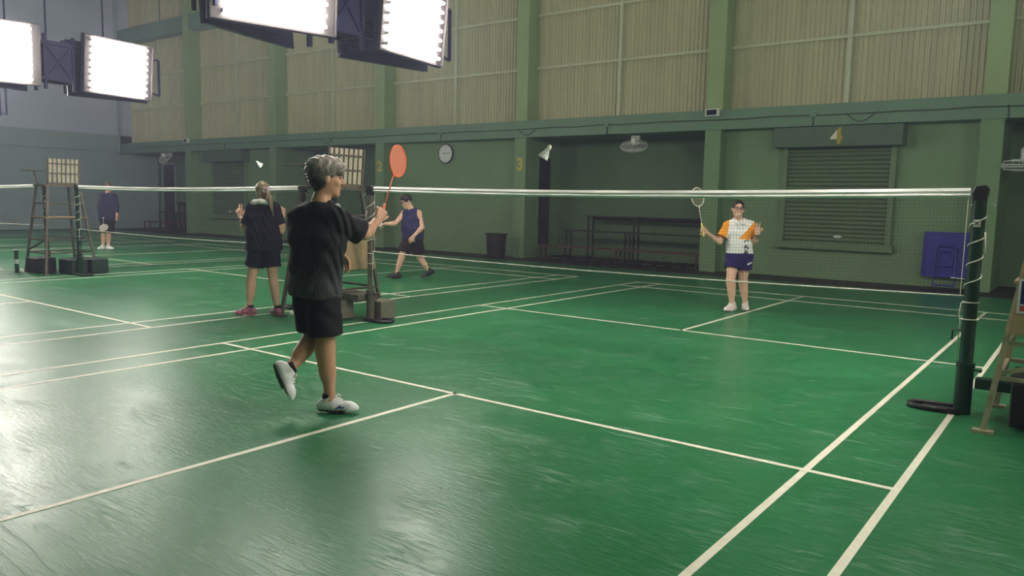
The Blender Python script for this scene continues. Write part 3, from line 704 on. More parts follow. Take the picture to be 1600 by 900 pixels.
# ------------------------------------------------------------------ bodies: signed distance fields turned into one smooth mesh
V3 = lambda *a: np.array(a, dtype=np.float32)
class Sdf:
    def __init__(s, lo, hi, h):
        s.h = h; s.lo = np.array(lo, np.float32); s.n = np.ceil((np.array(hi)-np.array(lo))/h).astype(int)+1
        s.d = np.full(s.n, 1.0, np.float32)
        s.ax = [s.lo[i]+h*np.arange(s.n[i], dtype=np.float32) for i in range(3)]
    def _sl(s, lo, hi):
        sl = []
        for i in range(3):
            a = max(0, int(math.floor((lo[i]-s.lo[i])/s.h))); b = min(s.n[i], int(math.ceil((hi[i]-s.lo[i])/s.h))+1)
            if b <= a: return None
            sl.append(slice(a, b))
        return tuple(sl)
    def _apply(s, sl, e, k, op):
        d = s.d[sl]
        if op == 'add':
            if k > 0:
                hh = np.maximum(k-np.abs(d-e), 0)/k; s.d[sl] = np.minimum(d, e)-hh*hh*k*0.25
            else: s.d[sl] = np.minimum(d, e)
        else:
            e = -e
            if k > 0:
                hh = np.maximum(k-np.abs(d-e), 0)/k; s.d[sl] = np.maximum(d, e)+hh*hh*k*0.25
            else: s.d[sl] = np.maximum(d, e)
    def _xyz(s, sl):
        return s.ax[0][sl[0]][:, None, None], s.ax[1][sl[1]][None, :, None], s.ax[2][sl[2]][None, None, :]
    def cone(s, a, b, ra, rb, k=0.02, op='add'):
        a = np.array(a, np.float32); b = np.array(b, np.float32); pad = max(ra, rb)+k+2*s.h
        sl = s._sl(np.minimum(a, b)-pad, np.maximum(a, b)+pad)
        if sl is None: return s
        x, y, z = s._xyz(sl); ab = b-a; L2 = float(ab@ab)+1e-9
        t = np.clip(((x-a[0])*ab[0]+(y-a[1])*ab[1]+(z-a[2])*ab[2])/L2, 0, 1)
        e = np.sqrt((x-a[0]-t*ab[0])**2+(y-a[1]-t*ab[1])**2+(z-a[2]-t*ab[2])**2)-(ra+(rb-ra)*t)
        s._apply(sl, e, k, op); return s
    def ell(s, c, r, R=None, k=0.02, op='add'):
        """ellipsoid; columns of R are its axes"""
        c = np.array(c, np.float32); r = np.array(r, np.float32); pad = float(r.max())+k+2*s.h
        sl = s._sl(c-pad, c+pad)
        if sl is None: return s
        x, y, z = s._xyz(sl); P = (x-c[0], y-c[1], z-c[2]); R = np.eye(3) if R is None else np.array(R)
        q = [R[0, i]*P[0]+R[1, i]*P[1]+R[2, i]*P[2] for i in range(3)]
        k0 = np.sqrt((q[0]/r[0])**2+(q[1]/r[1])**2+(q[2]/r[2])**2); k1 = np.sqrt((q[0]/r[0]**2)**2+(q[1]/r[1]**2)**2+(q[2]/r[2]**2)**2)+1e-6
        s._apply(sl, (k0*(k0-1)/k1).astype(np.float32), k, op); return s
    def cut(s, p, n, lo=None, hi=None):
        """keep only the side the normal points away from"""
        p = np.array(p, np.float32); n = np.array(n, np.float32); n = n/np.linalg.norm(n)
        sl = s._sl(lo if lo is not None else s.lo-1, hi if hi is not None else s.lo+s.n*s.h+1)
        if sl is None: return s
        x, y, z = s._xyz(sl); e = (x-p[0])*n[0]+(y-p[1])*n[1]+(z-p[2])*n[2]
        s.d[sl] = np.maximum(s.d[sl], e); return s
    def warp(s, fn):
        x, y, z = s._xyz((slice(None),)*3); s.d = (s.d+fn(x, y, z)).astype(np.float32); return s
    def mesh(s, name):
        d = s.d; d[0] = d[-1] = 1; d[:, 0] = d[:, -1] = 1; d[:, :, 0] = d[:, :, -1] = 1
        neg = d < 0
        c = np.zeros(np.array(d.shape)-1, np.uint8)
        for i in (0, 1):
            for j in (0, 1):
                for k in (0, 1): c += neg[i:d.shape[0]-1+i, j:d.shape[1]-1+j, k:d.shape[2]-1+k]
        act = np.argwhere((c > 0) & (c < 8)); idx = np.full(c.shape, -1, np.int32); idx[tuple(act.T)] = np.arange(len(act))
        pos = np.zeros((len(act), 3), np.float64); cnt = np.zeros(len(act))
        cor = [(i, j, k) for i in (0, 1) for j in (0, 1) for k in (0, 1)]
        val = {o: d[act[:, 0]+o[0], act[:, 1]+o[1], act[:, 2]+o[2]] for o in cor}
        for o in cor:
            for a in range(3):
                if o[a]: continue
                o2 = list(o); o2[a] = 1; o2 = tuple(o2); v0, v1 = val[o], val[o2]
                m = (v0 < 0) != (v1 < 0); t = np.where(m, v0/np.where(m, v0-v1, 1), 0)
                p = np.tile(np.array(o, float), (len(act), 1)); p[:, a] += t
                pos += p*m[:, None]; cnt += m
        pos = (act+pos/np.maximum(cnt, 1)[:, None])*s.h+s.lo
        faces = []
        for a in range(3):
            b, e = (a+1) % 3, (a+2) % 3
            sh = list(d.shape); sh[a] -= 1
            s0 = [slice(None)]*3; s1 = [slice(None)]*3; s0[a] = slice(0, -1); s1[a] = slice(1, None)
            ch = neg[tuple(s0)] != neg[tuple(s1)]; E_ = np.argwhere(ch)
            E_ = E_[(E_[:, b] > 0) & (E_[:, e] > 0) & (E_[:, b] < d.shape[b]-1) & (E_[:, e] < d.shape[e]-1)]
            q = []
            for db, de in ((-1, -1), (0, -1), (0, 0), (-1, 0)):
                t = E_.copy(); t[:, b] += db; t[:, e] += de; q.append(idx[tuple(t.T)])
            q = np.stack(q, 1); fl_ = ~neg[tuple(E_.T)]; q[fl_] = q[fl_][:, ::-1]; faces.append(q)
        F = np.concatenate(faces); F = F[(F >= 0).all(1)]
        me = bpy.data.meshes.new(name)
        me.vertices.add(len(pos)); me.vertices.foreach_set('co', pos.astype(np.float32).ravel())
        me.loops.add(len(F)*4); me.loops.foreach_set('vertex_index', F.astype(np.int32).ravel())
        me.polygons.add(len(F)); me.polygons.foreach_set('loop_start', np.arange(0, len(F)*4, 4, dtype=np.int32))
        me.update(calc_edges=True); me.validate(); me.shade_smooth()
        return me
    def build(s, name, m, parent): return link(name, s.mesh(name), m, parent)

def nrm(v): v = np.array(v, float); return v/(np.linalg.norm(v)+1e-12)
def lerp(a, b, t): return np.array(a, float)*(1-t)+np.array(b, float)*t
def face_frame(yaw_, pitch_=0.0, roll_=0.0):
    """yaw 0 looks along +x, 90 along +y; columns right, forward, up"""
    f = np.array([math.cos(yaw_)*math.cos(pitch_), math.sin(yaw_)*math.cos(pitch_), math.sin(pitch_)])
    r = nrm(np.cross(f, [0, 0, 1])); u = np.cross(r, f)
    r2 = r*math.cos(roll_)+u*math.sin(roll_); u2 = -r*math.sin(roll_)+u*math.cos(roll_)
    return np.stack([r2, f, u2], 1)

def add_head(S_, c, F, s=1.0):
    r, f, u = F[:, 0], F[:, 1], F[:, 2]; P = lambda a, b, d: np.array(c)+(r*a+f*b+u*d)*s
    S_.ell(P(0, -0.012, 0.03), np.array((0.075, 0.094, 0.092))*s, F, 0.02)
    S_.ell(P(0, 0.022, -0.035), np.array((0.060, 0.068, 0.080))*s, F, 0.03)
    S_.ell(P(0, 0.066, -0.098), np.array((0.026, 0.022, 0.02))*s, F, 0.03)
    for a in (-1, 1):
        S_.ell(P(a*0.036, 0.062, -0.022), np.array((0.022, 0.02, 0.02))*s, F, 0.02)
        S_.ell(P(a*0.031, 0.103, 0.012), np.array((0.018, 0.016, 0.012))*s, F, 0.014, 'sub')
        S_.ell(P(a*0.077, -0.008, -0.005), np.array((0.010, 0.019, 0.031))*s, F, 0.008)
    S_.cone(P(0, 0.084, 0.022), P(0, 0.108, -0.022), 0.009*s, 0.013*s, 0.014)
    for a in (-1, 1): S_.ell(P(a*0.011, 0.097, -0.026), np.array((0.009, 0.010, 0.008))*s, F, 0.008)
    S_.ell(P(0, 0.088, -0.056), np.array((0.024, 0.010, 0.007))*s, F, 0.006)
    S_.ell(P(0, 0.085, -0.069), np.array((0.020, 0.010, 0.007))*s, F, 0.006)

def add_hand(S_, wrist, d, n, thumb=1, curl=(0.35,)*4, spread=0.06, s=1.0, thumb_out=0.7, w=0.024):
    """d: pointing direction, n: direction the palm faces, thumb=+1 puts the thumb along d x n"""
    d = nrm(d); n = nrm(np.array(n)-d*np.dot(n, d)); t = np.cross(d, n)*thumb; W = np.array(wrist, float)
    offs = (1.5*w, 0.5*w, -0.5*w, -1.45*w); lens = (0.070, 0.078, 0.072, 0.056)
    for i in range(4):
        k = W+d*(0.086-0.004*abs(i-1))*s+t*offs[i]*0.95*s
        S_.cone(W+d*0.008*s+t*offs[i]*0.45*s, k, 0.015*s, 0.0115*s, 0.012)
        dd = nrm(d+t*spread*(1.5-i)*1.2); p = k; c = curl[i]; seg = (0.46, 0.31, 0.23); ang = 0
        for j in range(3):
            ang += c*(0.8 if j == 0 else 1.0)
            v = dd*math.cos(ang)+n*math.sin(ang); q = p+v*lens[i]*seg[j]*s
            S_.cone(p, q, (0.0092-0.0008*j)*s, (0.0086-0.0008*j)*s, 0.002 if j == 0 else 0.003); p = q
    a = W+d*0.026*s+t*1.15*w*s+n*0.006*s
    v = nrm(d*0.75+t*thumb_out+n*0.35); b = a+v*0.042*s; c = b+nrm(v+d*0.5+n*0.15)*0.032*s
    S_.cone(W+d*0.02*s, a, 0.015*s, 0.014*s, 0.012); S_.cone(a, b, 0.0125*s, 0.0105*s, 0.008); S_.cone(b, c, 0.0102*s, 0.0088*s, 0.003)

def bounds(pts, pad=0.22):
    P = np.array([p for p in pts], float); return P.min(0)-pad, P.max(0)+pad

def person(loc, label, rz, J, spec, mats, h=0.006):
    """J: joints in metres in the person's own frame; builds body, clothes and shoes"""
    root = empty('person', loc, rz); tag(root, label, 'person')
    body_f = face_frame(spec['yaw']); R, Fw = body_f[:, 0], body_f[:, 1]
    g = spec.get('girth', 1.0)
    sh = 0.5*(np.array(J['shL'])+J['shR']); hp = 0.5*(np.array(J['hipL'])+J['hipR'])
    chest = lerp(sh, hp, 0.22); waist = lerp(sh, hp, 0.62)
    cw, ww, hw = spec.get('cw', 0.085)*g, spec.get('ww', 0.062)*g, spec.get('hw', 0.075)*g
    cr, wr, hr = spec.get('cr', 0.105)*g, spec.get('wr', 0.098)*g, spec.get('hr', 0.105)*g
    allp = list(J.values())
    lo, hi = bounds(allp); lo[2] = max(lo[2], -0.03)
    def torso(S_, e, kk=0.06, fl_e=0.0):
        for a in (-1, 1):
            S_.cone(chest+R*cw*a-np.array((0, 0, 0.012)), waist+R*ww*a, cr+e, wr+e, kk); S_.cone(waist+R*ww*a, hp+R*hw*a, wr+e, hr+e+fl_e, kk)
        for k_ in ('shL', 'shR'): S_.cone(J[k_], lerp(sh, J[k_], 0.25)+np.array((0, 0, 0.025)), 0.052*g+e, 0.062*g+e, 0.05)
        for k_ in ('shL', 'shR'):
            q_ = np.array(J['neck'])-np.array((0, 0, 0.05)); S_.cone(q_, lerp(q_, J[k_], 0.78)+np.array((0, 0, 0.006)), 0.050*g+e*0.6, 0.050*g+e*0.6, 0.05)
    # body
    B = Sdf(lo, hi, h)
    torso(B, 0)
    hs = spec.get('hs', 1.0); HF = face_frame(spec['hyaw'], spec.get('hpitch', 0.0), spec.get('hroll', 0.0))
    nk = np.array(J['neck'])
    B.cone(sh+np.array((0, 0, 0.0)), nk, 0.075*g, 0.054*hs, 0.03); B.cone(nk, np.array(J['head'])-HF[:, 2]*0.05*hs-HF[:, 1]*0.015, 0.053*hs, 0.052*hs, 0.02)
    add_head(B, J['head'], HF, hs)
    for sd in 'LR':
        ar = spec.get('arm', 1.0)
        B.cone(J['sh'+sd], J['el'+sd], 0.050*ar, 0.038*ar, 0.03); B.cone(J['el'+sd], J['wr'+sd], 0.038*ar, 0.026*ar, 0.015)
        m_ = lerp(J['el'+sd], J['wr'+sd], 0.28); B.ell(m_, (0.041*ar,)*3, None, 0.03)
        hd = spec['hand'+sd]; add_hand(B, J['wr'+sd], **hd)
        lg = spec.get('leg', 1.0)
        B.cone(J['hip'+sd], J['kn'+sd], 0.088*lg, 0.052*lg, 0.05); B.cone(J['kn'+sd], J['an'+sd], 0.048*lg, 0.031*lg, 0.03)
        kn, an = np.array(J['kn'+sd]), np.array(J['an'+sd]); ax = nrm(an-kn)
        bk = nrm(-np.array(spec['foot'+sd]['dir'], float)); bk = nrm(bk-ax*np.dot(bk, ax))
        B.cone(lerp(kn, an, 0.16)+bk*0.012, lerp(kn, an, 0.52)+bk*0.008, 0.052*lg, 0.042*lg, 0.04)
        ft = spec['foot'+sd]; fd = nrm(ft['dir'])
        fu = nrm(np.array(ft.get('up', (0, 0, 1)), float)-fd*np.dot(fd, ft.get('up', (0, 0, 1))))
        base = an-fu*ft.get('ah', 0.085)
        B.cone(an, base+fu*0.045+fd*0.02, 0.036*lg, 0.034, 0.02); B.cone(base+fu*0.045-fd*0.03, base+fu*0.035+fd*0.12, 0.030, 0.024, 0.02)
    for e_ in spec.get('extra', []): e_(B)
    body = B.build('body', mats['skin'], root); del B
    # shirt
    sp = spec['shirt']; e = sp.get('ease', 0.014)
    T = Sdf(lo, hi, h); torso(T, e, fl_e=sp.get('flare', 0.006))
    for sd in 'LR':
        a, b = np.array(J['sh'+sd]), np.array(J['el'+sd]); tt = sp.get('sleeve'+sd, sp.get('sleeve', 0.7))
        if tt > 0:
            q = lerp(a, b, min(tt, 1.0)); T2 = Sdf(lo, hi, h); T2.cone(a, q+(q-a)*0.02, 0.058*ar+e*0.6, (0.046*ar+e*1.6) if tt < 1 else 0.040*ar+e, 0.03)
            if tt <= 1: T2.cut(q, nrm(b-a))
            else:
                q2 = lerp(b, J['wr'+sd], tt-1.0); T2.cone(b, q2, 0.044*ar+e*0.7, 0.034*ar+e*0.6, 0.03)
            T._apply((slice(None),)*3, T2.d, 0.03, 'add'); del T2
        else:
            T.cone(a+R*(0.035 if np.dot(a-sh, R) > 0 else -0.035)+np.array((0, 0, -0.06)), a+R*(0.05 if np.dot(a-sh, R) > 0 else -0.05)+np.array((0, 0, 0.08)), 0.075, 0.07, 0.01, 'sub')
    T.cone(nk-np.array((0, 0, 0.03)), nk+np.array((0, 0, 0.12)), 0.060*hs+0.006, 0.075*hs, 0.012, 'sub')
    amp = sp.get('fold', 0.004)
    T.warp(lambda x, y, z: amp*np.sin(38*z+14*x+9*np.sin(11*x+7*y))*np.sin(16*x-13*y+6*z))
    T.cut((*hp[:2], sp['hem']), sp.get('hem_n', (0, 0, -1)))
    shirt = T.build(sp.get('name', 'shirt'), mats['shirt'], root); del T
    # shorts
    so = spec['shorts']; e = so.get('ease', 0.016)
    T = Sdf(lo, np.array((hi[0], hi[1], hp[2]+0.25)), h)
    for a in (-1, 1): T.cone(waist*0.5+hp*0.5+R*ww*a, hp+R*hw*a, wr+e*0.1, hr+e*0.35, 0.05)
    for sd in 'LR':
        a, b = np.array(J['hip'+sd]), np.array(J['kn'+sd]); q = lerp(a, b, so.get('len', 0.6)); dd = nrm(b-a)
        # merge into the main field on the shared grid
        T2 = Sdf(lo, np.array((hi[0], hi[1], hp[2]+0.25)), h); T2.cone(a, q+dd*0.02, 0.096*lg+e*0.3, 0.078*lg+e*1.3, 0); T2.cut(q, dd)
        T._apply((slice(None),)*3, T2.d, 0.03, 'add'); del T2
    T.cut((*hp[:2], so.get('top', sp['hem']+0.06)), (0, 0, 1))
    T.warp(lambda x, y, z: 0.004*np.sin(30*x+20*y+5*np.sin(9*z))*np.sin(12*z+3*x))
    T.build('shorts', mats['shorts'], root); del T
    # shoes
    for sd in 'LR': make_shoe(root, J['an'+sd], spec['foot'+sd], mats, h)
    # hair
    spec['hair'](root, np.array(J['head']), HF, hs, mats, h)
    return root

def make_shoe(root, an, ft, mats, h):
    fd = nrm(ft['dir']); fu = nrm(np.array(ft.get('up', (0, 0, 1)), float)-fd*np.dot(fd, ft.get('up', (0, 0, 1)))); fs = np.cross(fd, fu)
    base = np.array(an, float)-fu*ft.get('ah', 0.085); L = ft.get('len', 0.27)
    hh = min(h, 0.005)
    def shell(S_, e):
        S_.cone((-0.055, 0, 0.05), (0.02, 0, 0.052), 0.036+e, 0.040+e, 0.03)
        S_.cone((0.02, 0, 0.05), (L-0.125, 0.004, 0.030), 0.040+e, 0.040+e, 0.03)
        S_.cone((L-0.13, 0.004, 0.030), (L-0.102, 0.002, 0.024), 0.041+e, 0.030+e, 0.03)
        return S_
    lo_, hi_ = (-0.12, -0.08, -0.03), (L, 0.08, 0.17)
    U = shell(Sdf(lo_, hi_, hh), 0.0); U.cone((-0.03, 0, 0.06), (-0.012, 0, 0.105), 0.040, 0.042, 0.02); U.cone((0.0, 0, 0.085), (0.05, 0, 0.075), 0.032, 0.028, 0.02)
    U.cut((0, 0, 0.022), (0, 0, -1)); U.cut((0, 0, 0.112), (-0.25, 0, 1))
    U.cone((-0.012, 0, 0.075), (-0.014, 0, 0.16), 0.030, 0.034, 0.006, 'sub')
    up_ = U.build('shoe', mats['shoe'], root)
    Q = shell(Sdf(lo_, hi_, hh), 0.007); Q.cut((0, 0, 0.026), (0, 0, 1)); Q.cut((0, 0, 0.0), (0, 0, -1)); Q.cut((0, 0, 0.004), (0.6, 0, -1), (L-0.16, -1, -1), (L, 1, 1))
    so = Q.build('sole', mats['sole'], up_)
    Mx = Matrix(((fd[0], fs[0], fu[0], base[0]), (fd[1], fs[1], fu[1], base[1]), (fd[2], fs[2], fu[2], base[2]), (0, 0, 0, 1)))
    up_.matrix_local = Mx
    lace = MB()
    for k in range(4):
        x = 0.042+0.018*k; z = 0.113-0.0095*k
        lace.tube([(x, -0.022, z-0.010), (x+0.004, 0, z), (x+0.008, 0.022, z-0.010)], 0.0035, 5)
    lace.tube([(0.04, 0.0, 0.114), (0.035, 0.02, 0.125), (0.05, 0.035, 0.112)], 0.003, 5); lace.tube([(0.04, 0.0, 0.114), (0.05, -0.02, 0.124), (0.065, -0.03, 0.108)], 0.003, 5)
    tag(lace.build('laces', mats.get('lace', M['rope']), up_), kind='stuff')
    sk = MB().lathe([(0.040, 0.0), (0.042, 0.02), (0.0385, 0.045), (0.037, 0.047)], (-0.012, 0, 0.085), 16)
    sk.build('sock', mats.get('sock', M['white']), up_, smooth=True)
    if ft.get('logo'):
        lg = MB(); y = ft['logo']
        poly = [(0.0, 0.0), (0.03, 0.010), (0.06, 0.006), (0.10, 0.018), (0.062, 0.020), (0.045, 0.016), (0.036, 0.034), (0.026, 0.018), (-0.01, 0.012)]
        pts = [(0.035+a, 0.030+b) for a, b in poly]
        lg.prism(pts, 0.006, (0, y*0.0445, 0), (1, 0, 0), (0, 0, 1), (0, -y, 0)).build('side_mark', mats['logo'], up_)
    return up_

def glasses(root, c, F, s, m):
    r, f, u = F[:, 0], F[:, 1], F[:, 2]; P = lambda a, b, d: tuple(np.array(c)+(r*a+f*b+u*d)*s)
    g_ = MB()
    for a in (-1, 1):
        g_.tube([P(a*0.034+0.026*math.cos(2*PI*k/18), 0.106, 0.008+0.019*math.sin(2*PI*k/18)) for k in range(18)], 0.0032*s, 6, closed=True)
        g_.tube([P(a*0.060, 0.104, 0.014), P(a*0.077, 0.07, 0.012), P(a*0.080, 0.0, 0.008)], 0.003*s, 6)
    g_.tube([P(-0.009, 0.110, 0.012), P(0.009, 0.110, 0.012)], 0.003*s, 6)
    g_.build('glasses', m, root)
def eyes(root, c, F, s, smile=False):
    r, f, u = F[:, 0], F[:, 1], F[:, 2]; P = lambda a, b, d: np.array(c)+(r*a+f*b+u*d)*s
    for a in (-1, 1):
        E_ = Sdf(P(a*0.031, 0.086, 0.012)-0.03, P(a*0.031, 0.086, 0.012)+0.03, 0.003); E_.ell(P(a*0.031, 0.084, 0.011), (0.014*s, 0.007*s, 0.006*s), F, 0)
        o = E_.build('eye', DARK, root)
        br = MB().tube([tuple(P(a*0.012, 0.094, 0.028)), tuple(P(a*0.032, 0.092, 0.034)), tuple(P(a*0.052, 0.076, 0.028))], 0.0035*s, 6); br.build('eyebrow', DARK, root)
    if smile:
        E_ = Sdf(P(0, 0.09, -0.06)-0.04, P(0, 0.09, -0.06)+0.04, 0.003); E_.ell(P(0, 0.088, -0.062), (0.025*s, 0.0125*s, 0.007*s), F, 0)
        E_.build('teeth', M['white'], root)
DARK = mat('dark_brown_hair', lin(26, 21, 20), 0.5)

def cloth(name, c, rough=0.85, **k): return mat(name, c, rough, bump=0.15, bscale=180, var=k.pop('var', 0.06), vscale=12, spec=0.25, **k)
def skin(name, c): 
    m = mat(name, c, 0.5, var=0.05, vscale=9, spec=0.35); p = m.node_tree.nodes['Principled BSDF']
    p.inputs['Subsurface Weight'].default_value = 0.08; p.inputs['Subsurface Radius'].default_value = (0.01, 0.004, 0.002); return m
RZ = 0.643018
SKIN_A = skin('skin_a', lin(196, 148, 118)); SKIN_B = skin('skin_b', lin(222, 176, 150))
black_c = cloth('black_cloth', lin(30, 30, 34)); navy_c = cloth('navy_cloth', lin(26, 28, 44))

# ---- rackets and shuttlecocks
def racket(butt, tip, normal, label, frame_m, grip_m, string_m, dense=False):
    """butt and tip of the racket in world space; normal: which way the string bed faces"""
    a, b = Vector(butt), Vector(tip); z = (b-a).normalized(); n = Vector(normal); n = (n-z*n.dot(z)).normalized(); x = n.cross(z)
    r = empty('badminton_racket'); tag(r, label, 'racket', 'badminton rackets in hand')
    r.matrix_world = Matrix(((x.x, n.x, z.x, a.x), (x.y, n.y, z.y, a.y), (x.z, n.z, z.z, a.z), (0, 0, 0, 1)))
    L = (b-a).length; hc = L-0.128; rx, rz_ = 0.098, 0.125
    MB().tube([(rx*math.cos(2*PI*k/40), 0, hc+rz_*math.sin(2*PI*k/40)) for k in range(40)], 0.0058, 8, closed=True).build('head_frame', frame_m, r, smooth=True)
    MB().tube([(0, 0, 0.15), (0, 0, hc-rz_)], 0.004, 8).build('shaft', frame_m, r, smooth=True)
    MB().tube([(-0.02, 0, hc-rz_+0.003), (0, 0, hc-rz_-0.02), (0.02, 0, hc-rz_+0.003)], 0.005, 6).build('throat', frame_m, r, smooth=True)
    auto_smooth(MB().lathe([(0.015, 0.0), (0.0155, 0.008), (0.0125, 0.02), (0.0125, 0.15), (0.008, 0.175), (0.0045, 0.18)], n=10).build('grip', grip_m, r))
    g_ = MB(); t = 0.0009 if not dense else 0.0024
    for i in range(-9, 10):
        x_ = i*rx/10; e = math.sqrt(max(0, 1-(x_/rx)**2))*rz_
        g_.add([(x_-t, 0, hc-e), (x_+t, 0, hc-e), (x_, t, hc-e), (x_-t, 0, hc+e), (x_+t, 0, hc+e), (x_, t, hc+e)], [(0, 1, 4, 3), (1, 2, 5, 4), (2, 0, 3, 5)])
    for i in range(-10, 11):
        z_ = i*rz_/11; e = math.sqrt(max(0, 1-(z_/rz_)**2))*rx
        g_.add([(-e, 0, hc+z_-t), (-e, 0, hc+z_+t), (-e, t, hc+z_), (e, 0, hc+z_-t), (e, 0, hc+z_+t), (e, t, hc+z_)], [(0, 1, 4, 3), (1, 2, 5, 4), (2, 0, 3, 5)])
    tag(g_.build('string_bed', string_m, r), kind='stuff')
    return r
def shuttlecock(loc, d, label, s=1.0):
    r = empty('shuttlecock', loc); tag(r, label, 'shuttlecock', 'white feather shuttlecocks')
    q = Vector((0, 0, 1)).rotation_difference(Vector(d)); r.rotation_mode = 'QUATERNION'; r.rotation_quaternion = q; r.scale = (s, s, s)
    auto_smooth(MB().lathe([(0.0, 0.028), (0.008, 0.026), (0.013, 0.016), (0.0135, 0.0), (0.0, -0.001)], n=14).build('cork', M['cork'], r))
    f_ = MB()
    for k in range(16):
        a = 2*PI*k/16
        p = lambda rad, da, z: (rad*math.cos(a+da), rad*math.sin(a+da), z)
        f_.add([p(0.011, -0.1, 0), p(0.011, 0.1, 0), p(0.024, 0.12, -0.035), p(0.033, 0.22, -0.062), p(0.031, 0.0, -0.066), p(0.033, -0.22, -0.062), p(0.024, -0.12, -0.035)], [(0, 1, 2, 3, 4, 5, 6)])
    tag(f_.build('feather_skirt', M['feather'], r), kind='stuff')
    return r

# ------------------------------------------------------------------ people
FRONT = 53*PI/180
def hair_short_fluffy(root, c, F, s, mats, h):
    r, f, u = F[:, 0], F[:, 1], F[:, 2]; P = lambda a, b, d: c+(r*a+f*b+u*d)*s
    H = Sdf(c-0.2, c+0.2, 0.004)
    H.ell(P(0, -0.030, 0.055), np.array((0.092, 0.116, 0.096))*s, F, 0.02)
    H.ell(P(0, 0.03, 0.088), np.array((0.075, 0.085, 0.058))*s, F, 0.03)
    H.ell(P(0, -0.045, -0.01), np.array((0.078, 0.070, 0.085))*s, F, 0.03)
    H.ell(P(0, 0.080, 0.060), np.array((0.064, 0.024, 0.042))*s, F, 0.03)
    H.ell(P(0, 0.10, -0.06), np.array((0.085, 0.085, 0.092))*s, F, 0.006, 'sub')
    for a in (-1, 1): H.ell(P(a*0.085, 0.012, -0.03), np.array((0.028, 0.040, 0.045))*s, F, 0.004, 'sub')
    H.warp(lambda x, y, z: 0.0035*np.sin(90*x+60*y+20*np.sin(14*z))*np.sin(40*z+30*y))
    H.build('hair', mats['hair'], root)
def hair_band(name, lo_c, hi_c, z0, z1, rough=0.4):
    m = mat(name, lo_c, rough); nt = m.node_tree; p = nt.nodes['Principled BSDF']
    tc = nt.nodes.new('ShaderNodeTexCoord'); sp = nt.nodes.new('ShaderNodeSeparateXYZ'); mr = nt.nodes.new('ShaderNodeMapRange'); no = nt.nodes.new('ShaderNodeTexNoise')
    no.inputs['Scale'].default_value = 26; mp = nt.nodes.new('ShaderNodeMapping'); mp.inputs['Scale'].default_value = (2.6, 2.6, 0.7)
    nt.links.new(tc.outputs['Object'], mp.inputs[0]); nt.links.new(mp.outputs[0], no.inputs['Vector'])
    nt.links.new(tc.outputs['Object'], sp.inputs[0]); nt.links.new(sp.outputs['Z'], mr.inputs['Value']); mr.inputs['From Min'].default_value = z0; mr.inputs['From Max'].default_value = z1
    ad = nt.nodes.new('ShaderNodeMath'); ad.operation = 'MULTIPLY_ADD'; ad.inputs[1].default_value = 0.9; nt.links.new(no.outputs['Fac'], ad.inputs[0])
    sb = nt.nodes.new('ShaderNodeMath'); sb.operation = 'SUBTRACT'; sb.inputs[1].default_value = 0.45; nt.links.new(mr.outputs[0], sb.inputs[0]); nt.links.new(sb.outputs[0], ad.inputs[2])
    mx = nt.nodes.new('ShaderNodeMix'); mx.data_type = 'RGBA'; mx.clamp_factor = True; nt.links.new(ad.outputs[0], mx.inputs[0]); mx.inputs[6].default_value = lo_c; mx.inputs[7].default_value = hi_c
    nt.links.new(mx.outputs[2], p.inputs['Base Color'])
    b = nt.nodes.new('ShaderNodeBump'); b.inputs['Strength'].default_value = 0.5; b.inputs['Distance'].default_value = 0.01; nt.links.new(no.outputs['Fac'], b.inputs['Height']); nt.links.new(b.outputs[0], p.inputs['Normal'])
    return m

# --- man in the black T-shirt, foreground
def grad_shirt():
    m = hair_band('black_grey_tee', lin(78, 78, 80), lin(24, 24, 28), 0.72, 1.02, 0.9)
    return m
J = dict(head=(-0.055, 0.0, 1.565), neck=(-0.09, -0.015, 1.425), shL=(-0.265, 0.09, 1.295), shR=(0.040, -0.09, 1.290),
         elR=(0.180, 0.075, 1.205), wrR=(0.236, 0.24, 1.290), elL=(-0.285, 0.26, 1.10), wrL=(-0.040, 0.30, 1.065),
         hipL=(-0.200, 0.055, 0.84), hipR=(-0.075, -0.045, 0.84), knR=(-0.055, -0.045, 0.465), anR=(-0.030, -0.04, 0.088),
         knL=(-0.165, 0.10, 0.49), anL=(-0.280, -0.17, 0.305))
spec = dict(yaw=FRONT, hyaw=0.35, hpitch=-0.05, cw=0.100, cr=0.108, ww=0.060, wr=0.098, hw=0.062, hr=0.100, arm=1.06, leg=1.12,
    handR=dict(d=(0.30, 0.42, 0.80), n=(-0.55, 0.75, -0.1), thumb=-1, curl=(1.05, 1.1, 1.1, 1.1), spread=0.0),
    handL=dict(d=(0.55, 0.0, -0.75), n=(-0.5, -0.6, -0.4), thumb=1, curl=(0.35, 0.3, 0.3, 0.35), spread=0.05),
    footR=dict(dir=(1, 0.06, 0), len=0.262, logo=1), footL=dict(dir=(0.42, -0.10, -0.86), up=(0.82, 0.35, 0.40), len=0.255, ah=0.075),
    shirt=dict(hem=0.785, hem_n=(-0.04, 0, -1), sleeve=0.80, ease=0.024, fold=0.006, flare=0.018), shorts=dict(len=0.82, ease=0.022, top=0.86), hair=hair_short_fluffy)
white_sh = mat('white_shoe', lin(222, 222, 220), 0.6, var=0.04, vscale=30)
man = person((-3.33, -2.9, 0), 'man in a black T-shirt and shorts swinging a racket, one foot lifted', RZ, J, spec,
    dict(skin=SKIN_A, shirt=grad_shirt(), shorts=black_c, shoe=white_sh, sole=mat('sole_dark', lin(70, 72, 72), 0.7), sock=cloth('black_sock', lin(22, 22, 24)),
         hair=hair_band('silver_hair_lit_top', lin(34, 28, 27), lin(172, 160, 150), 1.54, 1.72), logo=mat('shoe_mark_blue', lin(34, 40, 150), 0.5), lace=M['rope']), h=0.0045)  # silver hair, dark below; lamp-lit rim also painted into its lighter top
